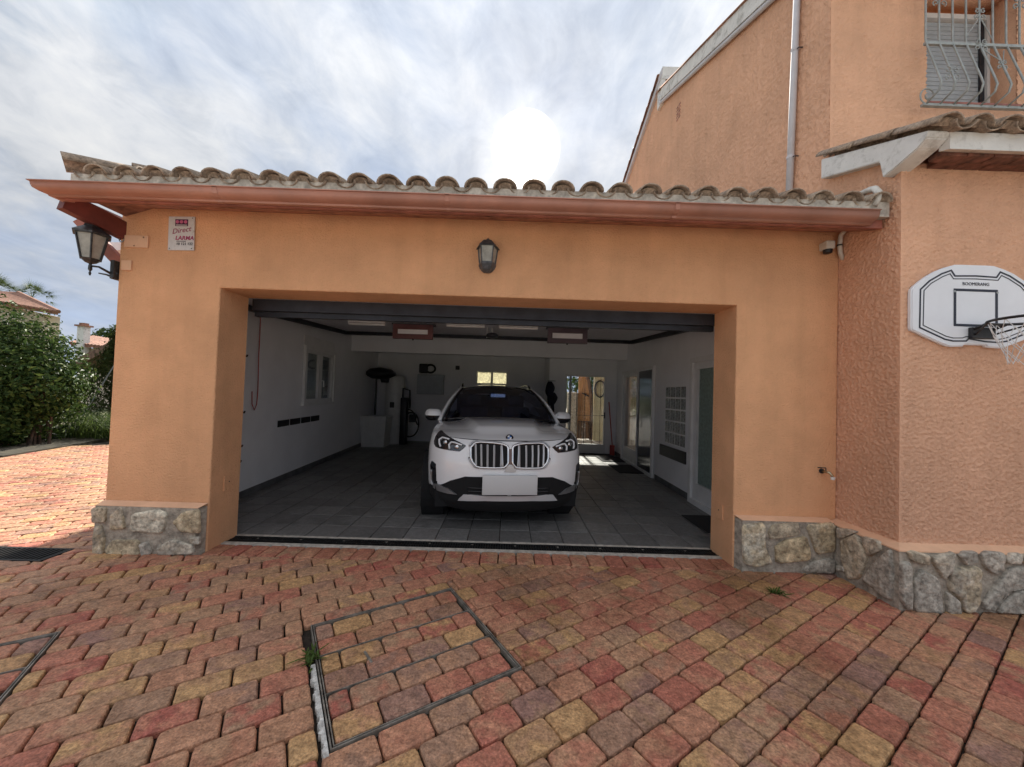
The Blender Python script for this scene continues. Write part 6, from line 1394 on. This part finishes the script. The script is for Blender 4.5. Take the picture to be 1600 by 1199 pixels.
# ------------------------------------------------------------------ planting and neighbours on the left
def leaf_mat(name, stops, tr=.35, rough=.4):
    m = bpy.data.materials.new(name); m.use_nodes = True; nt = m.node_tree; b = nt.nodes['Principled BSDF']; at_ = nt.nodes.new('ShaderNodeAttribute'); at_.attribute_name = 'tint'
    sp_ = nt.nodes.new('ShaderNodeSeparateColor'); nt.links.new(at_.outputs['Color'], sp_.inputs[0]); r = nt.nodes.new('ShaderNodeValToRGB'); e = r.color_ramp.elements
    while len(e) < len(stops): e.new(.5)
    for el, (p, c) in zip(e, stops): el.position = p; el.color = (*c, 1)
    nt.links.new(sp_.outputs[0], r.inputs[0]); nt.links.new(r.outputs[0], b.inputs['Base Color']); b.inputs['Roughness'].default_value = rough; b.inputs['Specular IOR Level'].default_value = .12
    t = nt.nodes.new('ShaderNodeBsdfTranslucent'); hs = nt.nodes.new('ShaderNodeHueSaturation'); hs.inputs['Value'].default_value = 1.6; hs.inputs['Hue'].default_value = .485; nt.links.new(r.outputs[0], hs.inputs['Color']); nt.links.new(hs.outputs[0], t.inputs[0])
    mx = nt.nodes.new('ShaderNodeMixShader'); mx.inputs[0].default_value = tr; o = nt.nodes['Material Output']; nt.links.new(b.outputs[0], mx.inputs[1]); nt.links.new(t.outputs[0], mx.inputs[2]); nt.links.new(mx.outputs[0], o.inputs[0]); return m
M['leaf'] = leaf_mat('glossy_leaf', [(0, (.016, .034, .010)), (.5, (.034, .068, .017)), (.85, (.068, .112, .028)), (1, (.115, .155, .045))], .2, .5)
M['needle'] = leaf_mat('conifer_needle', [(0, (.03, .05, .018)), (1, (.08, .10, .03))], .25, .6)
M['frond'] = leaf_mat('palm_frond', [(0, (.03, .05, .02)), (1, (.09, .12, .05))], .25, .5)
M['blade'] = leaf_mat('grass_blade', [(0, (.03, .05, .015)), (1, (.09, .14, .035))], .3, .5)
def leaves(name, m, parent, pts, size, aspect=.5, seed=1, up=0.0, kind=None):
    """one folded leaf per (position, outward direction)"""
    r = np.random.RandomState(seed); v = []; f = []; t = []
    for i, (p, d) in enumerate(pts):
        n = Vector(d)+Vector(r.randn(3)*.55)+Vector((0, 0, up)); n.normalize(); a = n.orthogonal().normalized(); ang_ = r.rand()*6.28
        x = (a*math.cos(ang_)+n.cross(a)*math.sin(ang_)); y = n.cross(x); s = size*(.6+.8*r.rand()); p = Vector(p); k = len(v)
        v += [p-x*s*.5, p+y*s*aspect*.5+n*s*.10, p+x*s*.5-n*s*.12, p-y*s*aspect*.5+n*s*.10]; f += [(k, k+1, k+2), (k, k+2, k+3)]; tt_ = r.rand(); t += [(tt_, 0, 0)]*4
    me = MB().add(v, f).mesh(name, False); set_tint(me, t); o = link(name, me, m, parent)
    return o
def shell(ells, n, seed, depth=.35, bump=.22):
    r = np.random.RandomState(seed); out = []; wts = np.array([e[1][0]*e[1][2] for e in ells]); wts = wts/wts.sum()
    while len(out) < n:
        e = ells[r.choice(len(ells), p=wts)]; d = r.randn(3); d /= np.linalg.norm(d); q = 1-depth*r.rand()**1.6
        b = 1+bump*mnoise.noise(Vector(d)*2.6+Vector((seed, 0, 0)))+bump*.6*mnoise.noise(Vector(d)*7+Vector((0, seed, 0)))
        p = np.array(e[0])+d*np.array(e[1])*q*b
        if p[2] < .02: continue
        out.append((p, d))
    return out
def branches(root, ells, seed, m=M['trunk'], r0=.03):
    r = np.random.RandomState(seed); mb = MB()
    for e in ells:
        c = np.array(e[0])
        for k in range(7):
            d = r.randn(3); d[2] = abs(d[2]); d /= np.linalg.norm(d); a = np.array([c[0]+r.randn()*.1, c[1]+r.randn()*.1, 0]); b = c+d*np.array(e[1])*.75; mb.tube([a, (a+c)/2+r.randn(3)*.08, c*.6+b*.4, b], [r0, r0*.8, r0*.6, r0*.3], 5)
    return mb.obj('branch', m, root)
hd_ = thing('hedge', 'large rounded glossy-leaved shrub beside the drive on the left', 'shrub', (0, 0, 0))
gh_ = thing('garden_hedge', 'green hedge seen through the back door beyond the low wall', 'hedge', (1.5, 13.2, 0))
leaves('foliage', M['leaf'], gh_, shell([((-2.2, 0, 1.5), (2.2, .8, 2.0)), ((.6, 0, 1.7), (2.0, .8, 2.2)), ((3.4, .2, 1.6), (2.0, .8, 2.2))], 9000, 31, .35), .17, .55, 12, .2); branches(gh_, [((-2, 0, 1.5), (1, .5, 1)), ((1, 0, 1.5), (1, .5, 1))], 6)
el = [((-12.0, 5.2, 1.50), (1.6, 1.3, 1.78)), ((-11.0, 5.2, 1.30), (1.05, 1.1, 1.40)), ((-10.35, 5.0, 1.30), (.62, .7, .70)), ((-13.2, 4.9, 1.5), (1.3, 1.2, 1.8)), ((-11.6, 4.45, .62), (1.3, .7, .70)), ((-10.9, 4.7, .5), (.7, .6, .55))]
leaves('foliage', M['leaf'], hd_, shell(el, 36000, 3, .45, .18), .10, .52, 5, .25); branches(hd_, el, 4)
# dark plumes of conifers behind it
for n, (x, y, h_, rad, lab) in enumerate(((-13.2, 9.2, 2.9, .8, 'feathery conifer rising just behind the shrub top'), (-11.9, 9.6, 2.55, .75, 'feathery conifer in the middle behind the shrub'), (-11.1, 9.5, 2.2, .65, 'shorter feathery conifer next to the shed roof'))):
    c = thing('conifer', lab, 'conifer', (x, y, 0), group='conifers behind the shrub'); r = np.random.RandomState(n+20); pts = []
    for k in range(3800):
        t = r.rand()**.8; a = r.rand()*6.28; q = rad*(1-t**2.2)*(.5+.5*r.rand())*(1+.3*math.sin(a*5+t*9)); pts.append(((q*math.cos(a), q*math.sin(a), .05+t*h_*(.85+.3*r.rand()*(1-abs(.5-r.rand())))), (math.cos(a), math.sin(a), .3)))
    leaves('foliage', M['needle'], c, pts, .16, .16, 8+n); MB().tube([(0, 0, 0), (0, 0, h_*.8)], [.07, .02], 6).obj('trunk', M['trunk'], c)
# long-bladed clump at the foot
cl_ = thing('strappy_clump', 'clump of long strappy leaves at the foot of the shrub', 'plant', (-10.3, 6.6, 0)); v = []; f = []; t = []; r = np.random.RandomState(5)
for k in range(900):
    b = np.array([r.uniform(-1.2, 1.0), r.uniform(-.6, .7), 0]); d = r.randn(2)*.5; L0 = r.uniform(.5, 1.2); w_ = .012; a = np.array([-d[1], d[0], 0]); a /= np.linalg.norm(a)+1e-6
    ps = [b+np.array([d[0]*q*q, d[1]*q*q, L0*(q-.35*q*q)]) for q in (0, .35, .7, 1.0)]; k0 = len(v)
    for i, p in enumerate(ps): ww = w_*(1-.3*i); v += [p-a*ww, p+a*ww]
    for i in range(3): f.append((k0+2*i, k0+2*i+1, k0+2*i+3, k0+2*i+2))
    tt_ = r.rand(); t += [(tt_, 0, 0)]*8
me = MB().add(v, f).mesh('foliage', False); set_tint(me, t); link('foliage', me, M['blade'], cl_)
# shed with a brown roof
sh = thing('garden_shed', 'low open shed with a brown board roof beyond the garage corner', 'shed', (-14.2, 12.0, 0))
a, b = at(150, 562, 12.0), at(185, 544, 12.0)
sl_ = (b.z-a.z)/(b.x-a.x); x0, x1 = a.x+14.2-.8, a.x+14.2+6; zf = lambda x: a.z+sl_*(x-(a.x+14.2))
MB().prism([(x0, -.5, zf(x0)), (x1, -.5, zf(x1)), (x1, 4, zf(x1)), (x0, 4, zf(x0))], (0, 0, .10)).obj('roof', M['wood'], sh); MB().prism([(x0, -.53, zf(x0)-.22), (x1, -.53, zf(x1)-.22), (x1, -.53, zf(x1)-.02), (x0, -.53, zf(x0)-.02)], (0, .05, 0)).obj('fascia_board', M['wood'], sh)
MB().box(x0+.3, x1, 3.5, 3.6, 0, 2.9).obj('back_wall', mat('dark_shed_wall', (.035, .030, .028), .9, var=.3), sh)
for x in (x0+.4, x0+3.0): MB().box(x, x+.12, -.3, -.18, 0, zf(x)).obj('post', M['wood'], sh)
p0, p1 = at(178, 572, 8.5), at(105, 690, 8.5); tag(MB().tube([p0, p1], .016, 6).obj('stay_rope', M['greyiron']), 'thin grey stay running down from the shed to the drive edge', 'stay')
tag(MB().prism([(-13.2, 4.1, -.03), (-9.4, 3.7, -.03), (-10.7, 8.6, -.03), (-13.6, 8.9, -.03)], (0, 0, .06)).obj('kerb_bed', mat('dark_bed_soil', (.045, .038, .022), 1, var=.4, vscale=6)), 'dark soil bed under the shrub', 'planting bed')
# neighbour house with chimney
hc = thing('chimney_house', 'pale neighbour house with a tall chimney left of the garage', 'house', tuple(at(150, 540, 22)*Vector((1, 1, 0))))
def hl_(px, py, Y, root): p = at(px, py, Y); return p-Vector(root.location)
a, b = hl_(128, 541, 22, hc), hl_(185, 548, 22, hc); MB().prism([(a.x, 0, -.3), (b.x+3, 0, -.3), (b.x+3, 0, b.z-.1), (a.x, 0, a.z-.1)], (0, 5, 0)).obj('wall', M['cream'], hc)
r0, r1 = hl_(146, 529, 24.5, hc), hl_(185, 537, 24.5, hc)
v_ = [(a.x-.3, -.4, a.z), (b.x+3, -.4, b.z-.25), (r1.x+3, 2.5, r1.z-.35), (r0.x, 2.5, r0.z)]
rfm = MB().prism(v_, (0, 0, .12)).obj('roof', M['terracotta'], hc)
mb = MB()
for k in range(26):
    t = k/25; p = Vector(v_[0]).lerp(Vector(v_[1]), t); q = Vector(v_[3]).lerp(Vector(v_[2]), t); mb.tube([p+Vector((0, 0, .14)), q+Vector((0, 0, .14))], .10, 6)
mb.obj('tile_rows', M['terracotta'], rfm)
q0, q1 = hl_(121, 507, 21.5, hc), hl_(137, 541, 21.5, hc)
ch = MB().box(q0.x, q1.x-.32, -.5, -.1, q1.z-1, q0.z-.12).obj('chimney', M['dirtywhite'], hc); MB().box(q0.x-.10, q1.x-.22, -.6, .0, q0.z-.12, q0.z-.02).obj('cap', M['terracotta'], ch); MB().box(q0.x+.05, q1.x-.37, -.45, -.15, q0.z-.02, q0.z+.12).obj('cowl', M['terracotta'], ch)
# neighbour house with a hipped red roof
hn = thing('red_roof_house', 'cream neighbour house with a hipped red tile roof above the shrub', 'house', tuple(at(30, 500, 30)*Vector((1, 1, 0))))
c_ = hl_(91, 489, 30, hn); e0 = hl_(-60, 463, 30, hn); rdg0, rdg1 = hl_(-60, 458, 34, hn), hl_(28, 463, 34, hn)
MB().prism([(e0.x, .9, -.4), (c_.x-2.3, .9, -.4), (c_.x-2.3, .9, c_.z-.05), (e0.x, .9, e0.z-.1)], (0, 1.2, 0)).obj('wall', M['cream'], hn)
mb = MB(); e0z = c_.z+.35; P0, P1, P2, P3 = Vector((e0.x, 0, e0z)), Vector((c_.x, 0, c_.z)), Vector((rdg1.x, 4, rdg1.z+.2)), Vector((rdg0.x, 4, rdg0.z+.2))
e0z = e0.z; P0.z = e0z
mb.add([P0, P1, P2, P3, P1+Vector((-1.6, 2.0, .0))], [(0, 1, 2, 3), (1, 4, 2)]); mb.add([P0-Vector((0, 0, .25)), P1-Vector((0, 0, .2)), P1, P0], [(0, 1, 2, 3)])
rr_ = mb.obj('roof', M['terracotta'], hn, False, False)
mb = MB()
for k in range(44):
    t = k/43; p = P0.lerp(P1, t); q = P3.lerp(P2, min(1, t*1.0)); mb.tube([p+Vector((0, -.05, .06)), q+Vector((0, -.05, .08))], .13, 6)
mb.tube([P1+Vector((0, 0, .1)), P2+Vector((0, 0, .14))], .18, 6); mb.obj('tile_rows', M['terracotta'], rr_)
# palms and a dark tree beyond
def palm(px, py, Y, rad, lab, seed):
    p = at(px, py, Y); root = thing('palm_tree', lab, 'palm tree', (p.x, Y, 0), group='palm trees beyond the red roof'); r = np.random.RandomState(seed); v = []; f = []; t = []
    MB().tube([(0, 0, 0), (.1, 0, p.z*.5), (0, 0, p.z)], [.3, .22, .2], 8).obj('trunk', M['trunk'], root, True)
    for k in range(46):
        a = r.rand()*6.28; el_ = r.uniform(-.7, 1.35); d = Vector((math.cos(a)*math.cos(el_), math.sin(a)*math.cos(el_), math.sin(el_))); L0 = rad*r.uniform(.75, 1.1); side = d.cross(Vector((0, 0, 1))).normalized(); up_ = side.cross(d)
        c = Vector((0, 0, p.z))+d*L0*.55; fan = d
        for q in range(17):
            ph = (q-8)/8*1.45; e = (d*math.cos(ph)+side*math.sin(ph)).normalized(); tip = c+e*L0*.55*(1-.25*abs(ph)/1.4)-Vector((0, 0, .18*L0*abs(math.sin(ph))+.08*L0)); w_ = up_*.0+e.cross(up_).normalized()*.05*L0*.5; k0 = len(v); v += [c-w_*.4, c+w_*.4, tip]; f.append((k0, k0+1, k0+2)); tt_ = r.rand(); t += [(tt_, 0, 0)]*3
        k0 = len(v); w_ = side*.03; v += [Vector((0, 0, p.z))-w_, Vector((0, 0, p.z))+w_, c]; f.append((k0, k0+1, k0+2)); t += [(.5, 0, 0)]*3
    me = MB().add(v, f).mesh('crown', False); set_tint(me, t); link('crown', me, M['frond'], root)
palm(50, 466, 42, 2.6, 'fan palm showing above the middle of the red roof', 3)
palm(-6, 456, 42, 2.6, 'fan palm cut by the left edge above the red roof', 8)
tp_ = at(172, 526, 40); dt = thing('dark_tree', 'small dark rounded tree behind the chimney house roof', 'tree', (tp_.x+1.0, 40, 0)); el = [((0, 0, tp_.z-.6), (2.6, 2.2, 1.7)), ((2, 0, tp_.z-.2), (2.2, 2, 1.8))]
leaves('crown', M['leaf'], dt, shell(el, 3500, 9, .5, .3), .38, .6, 3); MB().tube([(0, 0, 0), (0, 0, tp_.z-.6)], [.3, .15], 8).obj('trunk', M['trunk'], dt)
# weeds in the joints
for (px, py, s, lab) in ((486, 1030, .07, 'green weed growing at the edge of the manhole frame'), (1213, 927, .05, 'small green weed between pavers before the right pier')):
    p = bp(px, py, 'z', 0); wd_ = thing('weed', lab, 'weed', (p[0], p[1], 0), group='weeds in the paving'); v = []; f = []; t = []; r = np.random.RandomState(int(px))
    for k in range(34):
        b = np.array([r.randn()*.016, r.randn()*.03, 0]) if s > .06 else np.array([r.randn()*.02, r.randn()*.016, 0]); d = r.randn(2)*.03; L0 = s*r.uniform(.3, 1.0); a = np.array([-d[1], d[0], 0]); a /= np.linalg.norm(a)+1e-9; k0 = len(v)
        for i, q in enumerate((0, .4, .8, 1.0)): p_ = b+np.array([d[0]*q*1.5, d[1]*q*1.5, L0*(q-.4*q*q)]); ww = .0045*(1.0, 1.2, .8, .1)[i]; v += [p_-a*ww, p_+a*ww]
        for i in range(3): f.append((k0+2*i, k0+2*i+1, k0+2*i+3, k0+2*i+2))
        tt_ = .6+.4*r.rand(); t += [(tt_, 0, 0)]*8
    me = MB().add(v, f).mesh('leaves', False); set_tint(me, t); link('leaves', me, M['blade'], wd_)
